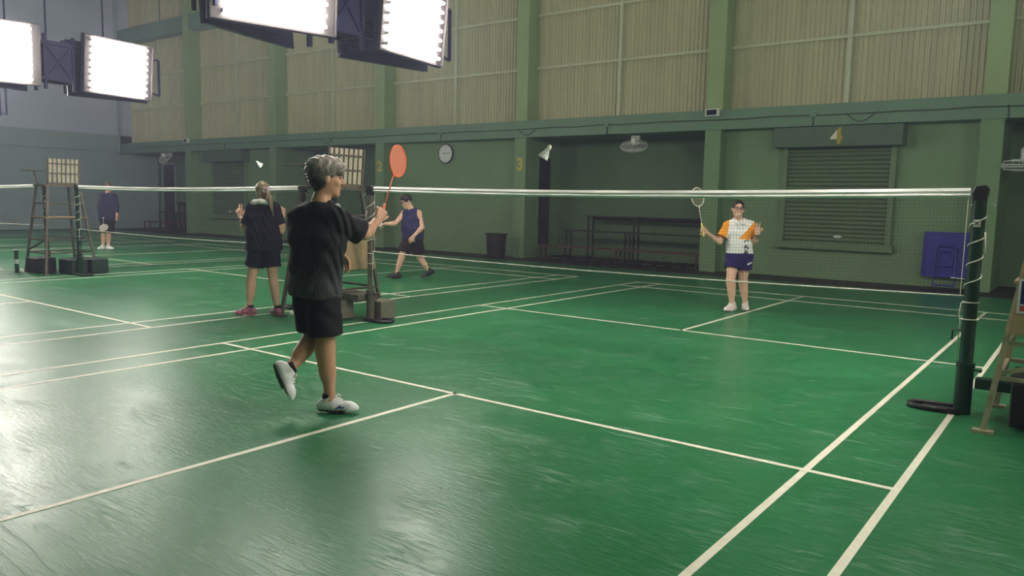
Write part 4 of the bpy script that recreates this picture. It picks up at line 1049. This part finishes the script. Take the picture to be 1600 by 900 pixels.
HF = face_frame(0.35, -0.05); eyes(man, np.array(J['head']), HF, 1.0)
MB().tube([(0.236+0.034*math.cos(2*PI*k/20)*0.9, 0.225+0.034*math.sin(2*PI*k/20)*0.6, 1.282+0.02*math.sin(2*PI*k/20)-0.014*math.cos(2*PI*k/20)) for k in range(20)], 0.005, 6, closed=True).build('wristband', M['white'], man)

def to_world(loc, p):
    c, s = math.cos(RZ), math.sin(RZ); return (loc[0]+p[0]*c-p[1]*s, loc[1]+p[0]*s+p[1]*c, p[2])
orange = mat('racket_orange', lin(240, 112, 66), 0.4); orange_s = mat('string_orange', lin(244, 140, 104), 0.5)
racket(to_world((-3.33, -2.9), (0.245, 0.245, 1.268)), to_world((-3.33, -2.9), (0.343, 0.66, 1.82)), (-1.0, -0.12, 0.0), 'orange badminton racket swung by the man in the black T-shirt', orange, orange, orange_s, True)

# --- woman in the white and orange polo
def hair_back_tied(root, c, F, s, mats, h):
    r, f, u = F[:, 0], F[:, 1], F[:, 2]; P = lambda a, b, d: c+(r*a+f*b+u*d)*s
    H = Sdf(c-0.2, c+0.2, 0.005)
    H.ell(P(0, -0.018, 0.036), np.array((0.083, 0.100, 0.098))*s, F, 0.02)
    H.ell(P(0, -0.05, -0.03), np.array((0.068, 0.06, 0.06))*s, F, 0.02)
    H.ell(P(0, 0.105, -0.03), np.array((0.072, 0.085, 0.117))*s, F, 0.006, 'sub')
    for a in (-1, 1): H.ell(P(a*0.09, 0.02, -0.03), np.array((0.03, 0.045, 0.05))*s, F, 0.004, 'sub')
    H.build('hair', mats['hair'], root)
def polo():
    m = cloth('white_orange_polo', lin(232, 230, 228)); nt = m.node_tree; N = nt.nodes; L = nt.links; p = N['Principled BSDF']
    tc = N.new('ShaderNodeTexCoord'); sp = N.new('ShaderNodeSeparateXYZ'); L.new(tc.outputs['Object'], sp.inputs[0])
    def mth(op, a, b=0.0):
        x = N.new('ShaderNodeMath'); x.operation = op
        for i, v in enumerate((a, b)):
            if isinstance(v, (int, float)): x.inputs[i].default_value = v
            else: L.new(v, x.inputs[i])
        return x.outputs[0]
    def mx(fac, a, b):
        x = N.new('ShaderNodeMix'); x.data_type = 'RGBA'; L.new(fac, x.inputs[0])
        for i, v in ((6, a), (7, b)):
            if isinstance(v, tuple): x.inputs[i].default_value = v
            else: L.new(v, x.inputs[i])
        return x.outputs[2]
    X, Z = sp.outputs['X'], sp.outputs['Z']
    left = mth('LESS_THAN', mth('ADD', X, mth('MULTIPLY', mth('SUBTRACT', Z, 1.1), -0.15)), -0.185)       # sleeve on one side
    right = mth('MULTIPLY', mth('GREATER_THAN', mth('ADD', X, mth('MULTIPLY', mth('SUBTRACT', Z, 1.1), -0.9)), 0.045), mth('GREATER_THAN', Z, 1.0))
    no = N.new('ShaderNodeTexNoise'); no.inputs['Scale'].default_value = 30; L.new(tc.outputs['Object'], no.inputs['Vector'])
    band = mth('MULTIPLY', mth('MULTIPLY', mth('GREATER_THAN', X, 0.035), mth('LESS_THAN', X, 0.10)), mth('MULTIPLY', mth('LESS_THAN', Z, 1.10), mth('GREATER_THAN', no.outputs['Fac'], 0.46)))
    c1 = mx(band, lin(234, 232, 230), lin(84, 80, 90)); c2 = mx(right, c1, lin(246, 158, 40)); c3 = mx(left, c2, lin(246, 158, 40))
    for l in list(p.inputs['Base Color'].links): L.remove(l)
    L.new(c3, p.inputs['Base Color']); return m
WL = (-3.22, 4.12, 0)
J = dict(head=(-0.05, -0.03, 1.405), neck=(-0.030, 0.0, 1.262), shR=(-0.165, 0.0, 1.172), shL=(0.140, 0.0, 1.180),
         elR=(-0.285, -0.03, 0.950), wrR=(-0.490, -0.14, 1.080), elL=(0.200, -0.02, 0.955), wrL=(0.172, -0.20, 1.072),
         hipR=(-0.062, 0.0, 0.765), hipL=(0.085, 0.0, 0.765), knR=(-0.118, -0.09, 0.440), anR=(-0.070, -0.06, 0.085),
         knL=(0.090, 0.03, 0.410), anL=(0.160, 0.10, 0.085))
spec = dict(yaw=-PI/2, hyaw=-PI/2-0.10, hpitch=0.02, hroll=0.06, cw=0.072, cr=0.096, ww=0.056, wr=0.088, hw=0.074, hr=0.100, arm=0.94, leg=1.08, hs=1.0,
    handR=dict(d=(-0.75, -0.25, 0.55), n=(0.15, -0.95, -0.2), thumb=-1, curl=(1.0, 1.0, 1.0, 1.0), spread=0.0),
    handL=dict(d=(0.35, -0.05, 0.92), n=(0.0, -1, 0), thumb=-1, curl=(0.03, 0.03, 1.25, 1.25), spread=0.30),
    footR=dict(dir=(-0.72, -0.65, 0), len=0.245), footL=dict(dir=(-0.18, -1, 0), len=0.245),
    shirt=dict(hem=0.805, sleeve=0.72, ease=0.016, fold=0.004, flare=0.004), shorts=dict(len=0.52, ease=0.020, top=0.86), hair=hair_back_tied)
woman = person(WL, 'smiling woman with glasses in a white and orange polo, making a V sign', RZ, J, spec,
    dict(skin=SKIN_B, shirt=polo(), shorts=cloth('indigo_shorts', lin(36, 30, 84)), shoe=mat('pale_pink_shoe', lin(226, 206, 202), 0.6), sole=M['white'], hair=DARK), h=0.0055)
HF = face_frame(-PI/2-0.10, 0.02, 0.06); eyes(woman, np.array(J['head']), HF, 0.99, True)
glasses(woman, np.array(J['head']), HF, 0.99, mat('glasses_maroon', lin(60, 24, 26), 0.3))
MB().tube([(0.174+0.036*math.cos(2*PI*k/18), -0.185+0.036*math.sin(2*PI*k/18), 1.058) for k in range(18)], 0.007, 6, closed=True).build('wristband', M['black'], woman)
col_ = MB()
for a in (-1, 1):
    col_.add([(-0.03+a*0.075, 0.01, 1.285), (-0.03+a*0.085, -0.05, 1.262), (-0.03+a*0.052, -0.112, 1.205), (-0.03+a*0.008, -0.108, 1.215), (-0.03+a*0.05, -0.055, 1.278),
              (-0.03+a*0.07, 0.01, 1.270), (-0.03+a*0.08, -0.046, 1.250), (-0.03+a*0.050, -0.104, 1.197), (-0.03+a*0.008, -0.100, 1.207), (-0.03+a*0.048, -0.05, 1.268)],
             [(0, 1, 2, 3, 4), (9, 8, 7, 6, 5), (0, 5, 6, 1), (1, 6, 7, 2), (2, 7, 8, 3), (3, 8, 9, 4), (4, 9, 5, 0)])
col_.build('collar', cloth('white_collar', lin(234, 232, 230)), woman)
for sd, dd in (('R', -1), ('L', 1)):
    a, b = np.array(J['sh'+sd]), np.array(J['el'+sd]); q = lerp(a, b, 0.69); ax = nrm(b-a); e1 = nrm(np.cross(ax, (0, 1, 0))); e2 = np.cross(ax, e1)
    MB().tube([tuple(q+(e1*math.cos(2*PI*k/24)+e2*math.sin(2*PI*k/24))*0.077) for k in range(24)], 0.008, 6, closed=True).build('sleeve_hem', black_c, woman)
sw = MB().prism([(-0.03, -0.012), (0.02, 0.012), (0.035, 0.03), (0.0, 0.024), (-0.03, 0.004)], 0.006, (0.125, -0.112, 0.66)); sw.build('shorts_mark', M['white'], woman)
racket(to_world(WL, (-0.545, -0.20, 1.035)), to_world(WL, (-0.665, -0.155, 1.685)), to_world((0, 0), (0.35, -0.94, 0)), 'white-framed racket with a yellow grip held by the smiling woman', mat('racket_white', lin(226, 222, 206), 0.4), mat('grip_yellow', lin(232, 214, 96), 0.7), mat('string_tan', lin(170, 160, 130), 0.6))

# --- girl with the ponytail, seen from behind
def hair_ponytail(root, c, F, s, mats, h):
    r, f, u = F[:, 0], F[:, 1], F[:, 2]; P = lambda a, b, d: c+(r*a+f*b+u*d)*s
    H = Sdf(c-np.array((0.22, 0.28, 0.42)), c+np.array((0.30, 0.2, 0.2)), 0.005)
    H.ell(P(0, -0.016, 0.034), np.array((0.084, 0.102, 0.098))*s, F, 0.02)
    H.ell(P(0, -0.045, -0.03), np.array((0.070, 0.065, 0.070))*s, F, 0.02)
    H.ell(P(0, 0.11, -0.03), np.array((0.078, 0.085, 0.105))*s, F, 0.006, 'sub')
    a = P(0.055, -0.115, 0.02)
    H.cone(P(0.03, -0.09, 0.02), a, 0.03, 0.022, 0.02); H.cone(a, a+np.array((0.045, -0.02, -0.10)), 0.024, 0.034, 0.01)
    H.cone(a+np.array((0.045, -0.02, -0.10)), a+np.array((0.085, -0.02, -0.29)), 0.034, 0.010, 0.02)
    H.warp(lambda x, y, z: 0.003*np.sin(150*x+100*y+6*np.sin(10*z)))
    H.build('hair', mats['hair'], root)
    sc = [tuple(a+np.array((0.026*math.cos(2*PI*k/16), 0.010*math.sin(2*PI*k/16), 0.026*math.sin(2*PI*k/16)))) for k in range(16)]
    MB().tube(sc, 0.018, 8, closed=True).build('scrunchie', cloth('lilac_cloth', lin(190, 170, 186)), root, smooth=True)
GL = (-7.36, -0.7, 0)
J = dict(head=(0.078, 0.02, 1.497), neck=(0.088, 0.0, 1.365), shL=(-0.045, 0.0, 1.295), shR=(0.215, 0.0, 1.300),
         elL=(-0.130, 0.0, 1.035), wrL=(-0.222, 0.10, 1.185), elR=(0.300, 0.0, 1.04), wrR=(0.290, 0.10, 1.215),
         hipL=(0.015, 0.0, 0.825), hipR=(0.165, 0.0, 0.825), knL=(-0.080, 0.0, 0.430), anL=(-0.095, -0.02, 0.085),
         knR=(0.195, 0.0, 0.430), anR=(0.232, 0.02, 0.085))
spec = dict(yaw=PI/2, hyaw=PI/2+0.15, cw=0.078, cr=0.098, ww=0.075, wr=0.100, hw=0.080, hr=0.112, arm=0.96, leg=1.02, hs=0.98,
    handL=dict(d=(-0.25, 0.05, 0.95), n=(0.1, 1, 0), thumb=-1, curl=(0.15, 0.2, 0.7, 0.9), spread=0.12),
    handR=dict(d=(-0.05, 0.1, 1.0), n=(-0.8, 0.5, 0), thumb=1, curl=(1.0, 1.0, 1.05, 1.1), spread=0.0),
    footL=dict(dir=(-0.92, -0.22, 0), len=0.245), footR=dict(dir=(-0.62, 0.62, 0), len=0.245),
    shirt=dict(hem=0.80, sleeve=0.74, ease=0.024, fold=0.004), shorts=dict(len=0.56, ease=0.024, top=0.88), hair=hair_ponytail)
pink = mat('pink_shoe', lin(196, 116, 136), 0.6, col2=lin(90, 52, 66), vscale=24)
girl = person(GL, 'woman seen from behind in black, blonde ponytail and white towel, hands raised', RZ, J, spec,
    dict(skin=SKIN_B, shirt=cloth('black_tee', lin(24, 25, 34)), shorts=cloth('black_shorts', lin(22, 24, 38)), shoe=pink, sole=mat('pink_sole', lin(226, 160, 176), 0.6), sock=black_c,
         hair=mat('dark_blonde_hair', lin(96, 80, 60), 0.45, col2=lin(160, 138, 104), vscale=14, stretch=(3, 3, 0.6))), h=0.006)
T = Sdf((-0.2, -0.25, 1.15), (0.36, 0.22, 1.52), 0.006); ring = [(-0.045, 0.09, 1.30), (-0.040, -0.02, 1.345), (0.01, -0.085, 1.375), (0.088, -0.105, 1.385), (0.165, -0.085, 1.375), (0.215, -0.02, 1.345), (0.220, 0.09, 1.30)]
for a, b in zip(ring[:-1], ring[1:]): T.cone(a, b, 0.028, 0.028, 0.02)
T.build('towel', cloth('white_towel', lin(226, 222, 214)), girl)
MB().tube([(-0.214+0.033*math.cos(2*PI*k/18), 0.088+0.033*math.sin(2*PI*k/18), 1.170) for k in range(18)], 0.007, 6, closed=True).build('wristwatch', M['black'], girl)

# --- man in the navy sleeveless shirt
def hair_crop(root, c, F, s, mats, h):
    r, f, u = F[:, 0], F[:, 1], F[:, 2]; P = lambda a, b, d: c+(r*a+f*b+u*d)*s
    H = Sdf(c-0.2, c+0.2, 0.005)
    H.ell(P(0, -0.016, 0.042), np.array((0.084, 0.102, 0.096))*s, F, 0.02); H.ell(P(0, 0.03, 0.085), np.array((0.066, 0.07, 0.045))*s, F, 0.02)
    H.ell(P(0, 0.10, -0.045), np.array((0.075, 0.085, 0.112))*s, F, 0.006, 'sub'); H.ell(P(0, 0, -0.10), np.array((0.12, 0.12, 0.065))*s, F, 0.006, 'sub')
    for a in (-1, 1): H.ell(P(a*0.088, 0.012, -0.03), np.array((0.026, 0.040, 0.045))*s, F, 0.004, 'sub')
    H.build('hair', mats['hair'], root)
VL = (-9.34, 3.9, 0)
J = dict(head=(-0.035, -0.03, 1.408), neck=(0.035, 0.0, 1.275), shR=(-0.085, 0.06, 1.195), shL=(0.190, -0.06, 1.195),
         elR=(-0.245, -0.06, 1.000), wrR=(-0.400, -0.12, 1.000), elL=(0.262, -0.13, 0.945), wrL=(0.125, -0.215, 0.795),
         hipR=(0.010, 0.035, 0.745), hipL=(0.145, -0.035, 0.745), knR=(-0.110, -0.08, 0.425), anR=(-0.215, -0.05, 0.085),
         knL=(0.190, 0.08, 0.395), anL=(0.365, 0.12, 0.135))
spec = dict(yaw=240*PI/180, hyaw=212*PI/180, hpitch=-0.42, cw=0.085, cr=0.112, ww=0.080, wr=0.116, hw=0.080, hr=0.112, arm=1.08, leg=1.05,
    handR=dict(d=(-0.85, -0.25, -0.25), n=(0.1, -0.3, -0.9), thumb=-1, curl=(0.7, 0.8, 0.9, 0.9), spread=0.02),
    handL=dict(d=(-0.55, -0.2, -0.75), n=(-0.2, 0.95, 0.0), thumb=1, curl=(0.4, 0.4, 0.45, 0.5), spread=0.04),
    footR=dict(dir=(-1, -0.12, 0), len=0.255), footL=dict(dir=(-0.86, -0.15, -0.42), up=(-0.35, 0, 0.9), len=0.255, ah=0.08),
    shirt=dict(name='sleeveless_shirt', hem=0.735, sleeve=0.0, ease=0.016, fold=0.004), shorts=dict(len=0.80, ease=0.028, top=0.80), hair=hair_crop)
vest = person(VL, 'man in a navy sleeveless shirt and black shorts looking down, walking behind the net', RZ, J, spec,
    dict(skin=SKIN_B, shirt=cloth('navy_vest', lin(44, 44, 84)), shorts=cloth('plum_black_shorts', lin(34, 26, 32)), shoe=mat('black_shoe', lin(26, 25, 26), 0.6), sole=M['black'], sock=black_c, hair=DARK, lace=M['black']), h=0.0065)
HF = face_frame(212*PI/180, -0.42); eyes(vest, np.array(J['head']), HF, 1.0); glasses(vest, np.array(J['head']), HF, 1.0, DARK)

# --- far player in the navy long shirt
FL = (-19.6, 3.25, 0)
J = dict(head=(0.190, 0.0, 1.590), neck=(0.190, 0.0, 1.455), shR=(0.040, 0.0, 1.375), shL=(0.335, 0.0, 1.365),
         elR=(-0.020, 0.0, 1.110), wrR=(0.080, -0.10, 0.905), elL=(0.395, 0.0, 1.100), wrL=(0.430, -0.06, 0.890),
         hipR=(0.100, 0.0, 0.800), hipL=(0.240, 0.0, 0.800), knR=(0.055, -0.02, 0.450), anR=(0.010, 0.0, 0.088),
         knL=(0.185, -0.03, 0.450), anL=(0.150, 0.0, 0.088))
spec = dict(yaw=-PI/2+0.25, hyaw=-PI/2+0.5, cw=0.090, cr=0.115, ww=0.085, wr=0.118, hw=0.085, hr=0.118, arm=1.12, leg=1.1,
    handR=dict(d=(0.35, -0.25, -0.8), n=(0.8, 0.3, 0.2), thumb=-1, curl=(0.95, 1.0, 1.0, 1.0), spread=0.0),
    handL=dict(d=(0.0, -0.1, -1), n=(-0.9, 0.1, 0), thumb=1, curl=(0.35, 0.35, 0.4, 0.45), spread=0.04),
    footR=dict(dir=(-0.2, -1, 0), len=0.26), footL=dict(dir=(0.9, -0.42, 0), len=0.26),
    shirt=dict(hem=0.74, sleeve=1.55, ease=0.020, fold=0.004), shorts=dict(len=1.0, ease=0.018, top=0.86), hair=hair_crop)
far = person(FL, 'far player in a navy shirt and white shoes behind the middle net, racket lowered', RZ, J, spec,
    dict(skin=SKIN_B, shirt=cloth('navy_shirt', lin(44, 44, 70)), shorts=black_c, shoe=white_sh, sole=M['white'], hair=mat('brown_hair', lin(92, 74, 62), 0.5)), h=0.008)
HF = face_frame(-PI/2+0.5); eyes(far, np.array(J['head']), HF, 1.0)
MB().tube([(0.030+0.052*math.cos(2*PI*k/18), -0.05+0.052*math.sin(2*PI*k/18), 1.000) for k in range(18)], 0.018, 6, closed=True).build('wristband', M['white'], far)
racket(to_world(FL, (0.075, -0.06, 0.90)), to_world(FL, (0.345, -0.555, 0.52)), to_world((0, 0), (0.1, -0.7, 0.7)), 'pale racket held low by the far player in navy', mat('racket_grey', lin(200, 200, 192), 0.4), M['white'], mat('string_pale', lin(190, 188, 170), 0.6), True)

# ------------------------------------------------------------------ small things
shuttlecock((-2.05, -2.3, 1.77), (0.40, 0.30, 0.85), 'large white shuttlecock in flight above the net, near the painted 3', 1.0)
shuttlecock((-8.31, 0.0, 1.89), (-0.5, -0.3, 0.5), 'tiny shuttlecock in flight above the ponytailed woman', 1.0)
for x, y, lb in ((-14.75, -0.78, 'shuttlecock on the floor left of the far umpire chair, beside the green tube'), (-14.35, -0.60, 'shuttlecock on the floor under the far umpire chair'), (-6.9, -0.5, 'shuttlecock on the floor beside the pink shoes')):
    shuttlecock((x, y, 0.04), (0.95, 0.2, -0.3), lb)
tb = empty('shuttle_tube', (-14.62, -0.60, 0)); tag(tb, 'dark green shuttlecock tube standing left of the far umpire chair', 'tube')
auto_smooth(MB().lathe([(0.034, 0.0), (0.034, 0.40)], n=18).build('tube_body', mat('tube_green', lin(26, 66, 50), 0.4), tb)); auto_smooth(MB().lathe([(0.036, 0.40), (0.036, 0.42), (0.0, 0.421)], n=18).build('tube_cap', M['white'], tb))
MB().lathe([(0.0345, 0.16), (0.0345, 0.24)], n=18).build('tube_band', M['white'], tb)
# things on the middle umpire chair's platform
jr = empty('sports_jersey', (-6.62, -0.16, 1.006)); tag(jr, 'blue and white jersey bundled on the middle umpire chair platform', 'jersey')
T = Sdf((-0.25, -0.3, -0.02), (0.25, 0.3, 0.5), 0.008)
for k in range(7): T.ell((random.uniform(-0.08, 0.08), -0.14+0.045*k, 0.10+0.12*random.random()), (0.07, 0.06, 0.12), None, 0.05)
T.cone((0, -0.1, 0.1), (0.02, -0.05, 0.36), 0.09, 0.05, 0.05); T.cut((0, 0, 0.002), (0, 0, -1)); T.warp(lambda x, y, z: 0.006*np.sin(40*y+20*x+30*z))
T.build('jersey_body', cloth('jersey_blue', lin(52, 84, 128)), jr)
T = Sdf((-0.2, -0.2, 0.0), (0.3, 0.3, 0.5), 0.008); T.cone((0.07, -0.02, 0.08), (0.06, 0.03, 0.34), 0.06, 0.035, 0.02); T.cut((0, 0, 0.004), (0, 0, -1)); T.build('white_panel', M['white'], jr)
bgk = empty('sports_bag', (-6.62, 0.16, 1.006)); tag(bgk, 'black sports bag on the middle umpire chair platform', 'bag')
T = Sdf((-0.2, -0.16, -0.02), (0.2, 0.16, 0.28), 0.008); T.cone((-0.08, 0, 0.08), (0.08, 0, 0.08), 0.085, 0.085, 0.02); T.cut((0, 0, 0.002), (0, 0, -1)); T.warp(lambda x, y, z: 0.004*np.sin(50*x+30*z)); T.build('bag_body', black_c, bgk)
MB().tube([(-0.07, 0, 0.155), (-0.05, 0, 0.21), (0.05, 0, 0.21), (0.07, 0, 0.155)], 0.01, 6).build('handle', M['black'], bgk)
MB().box(0.075, 0.14, -0.08, 0.08, 0.02, 0.10).build('pocket', black_c, bgk, bevel=0.01)
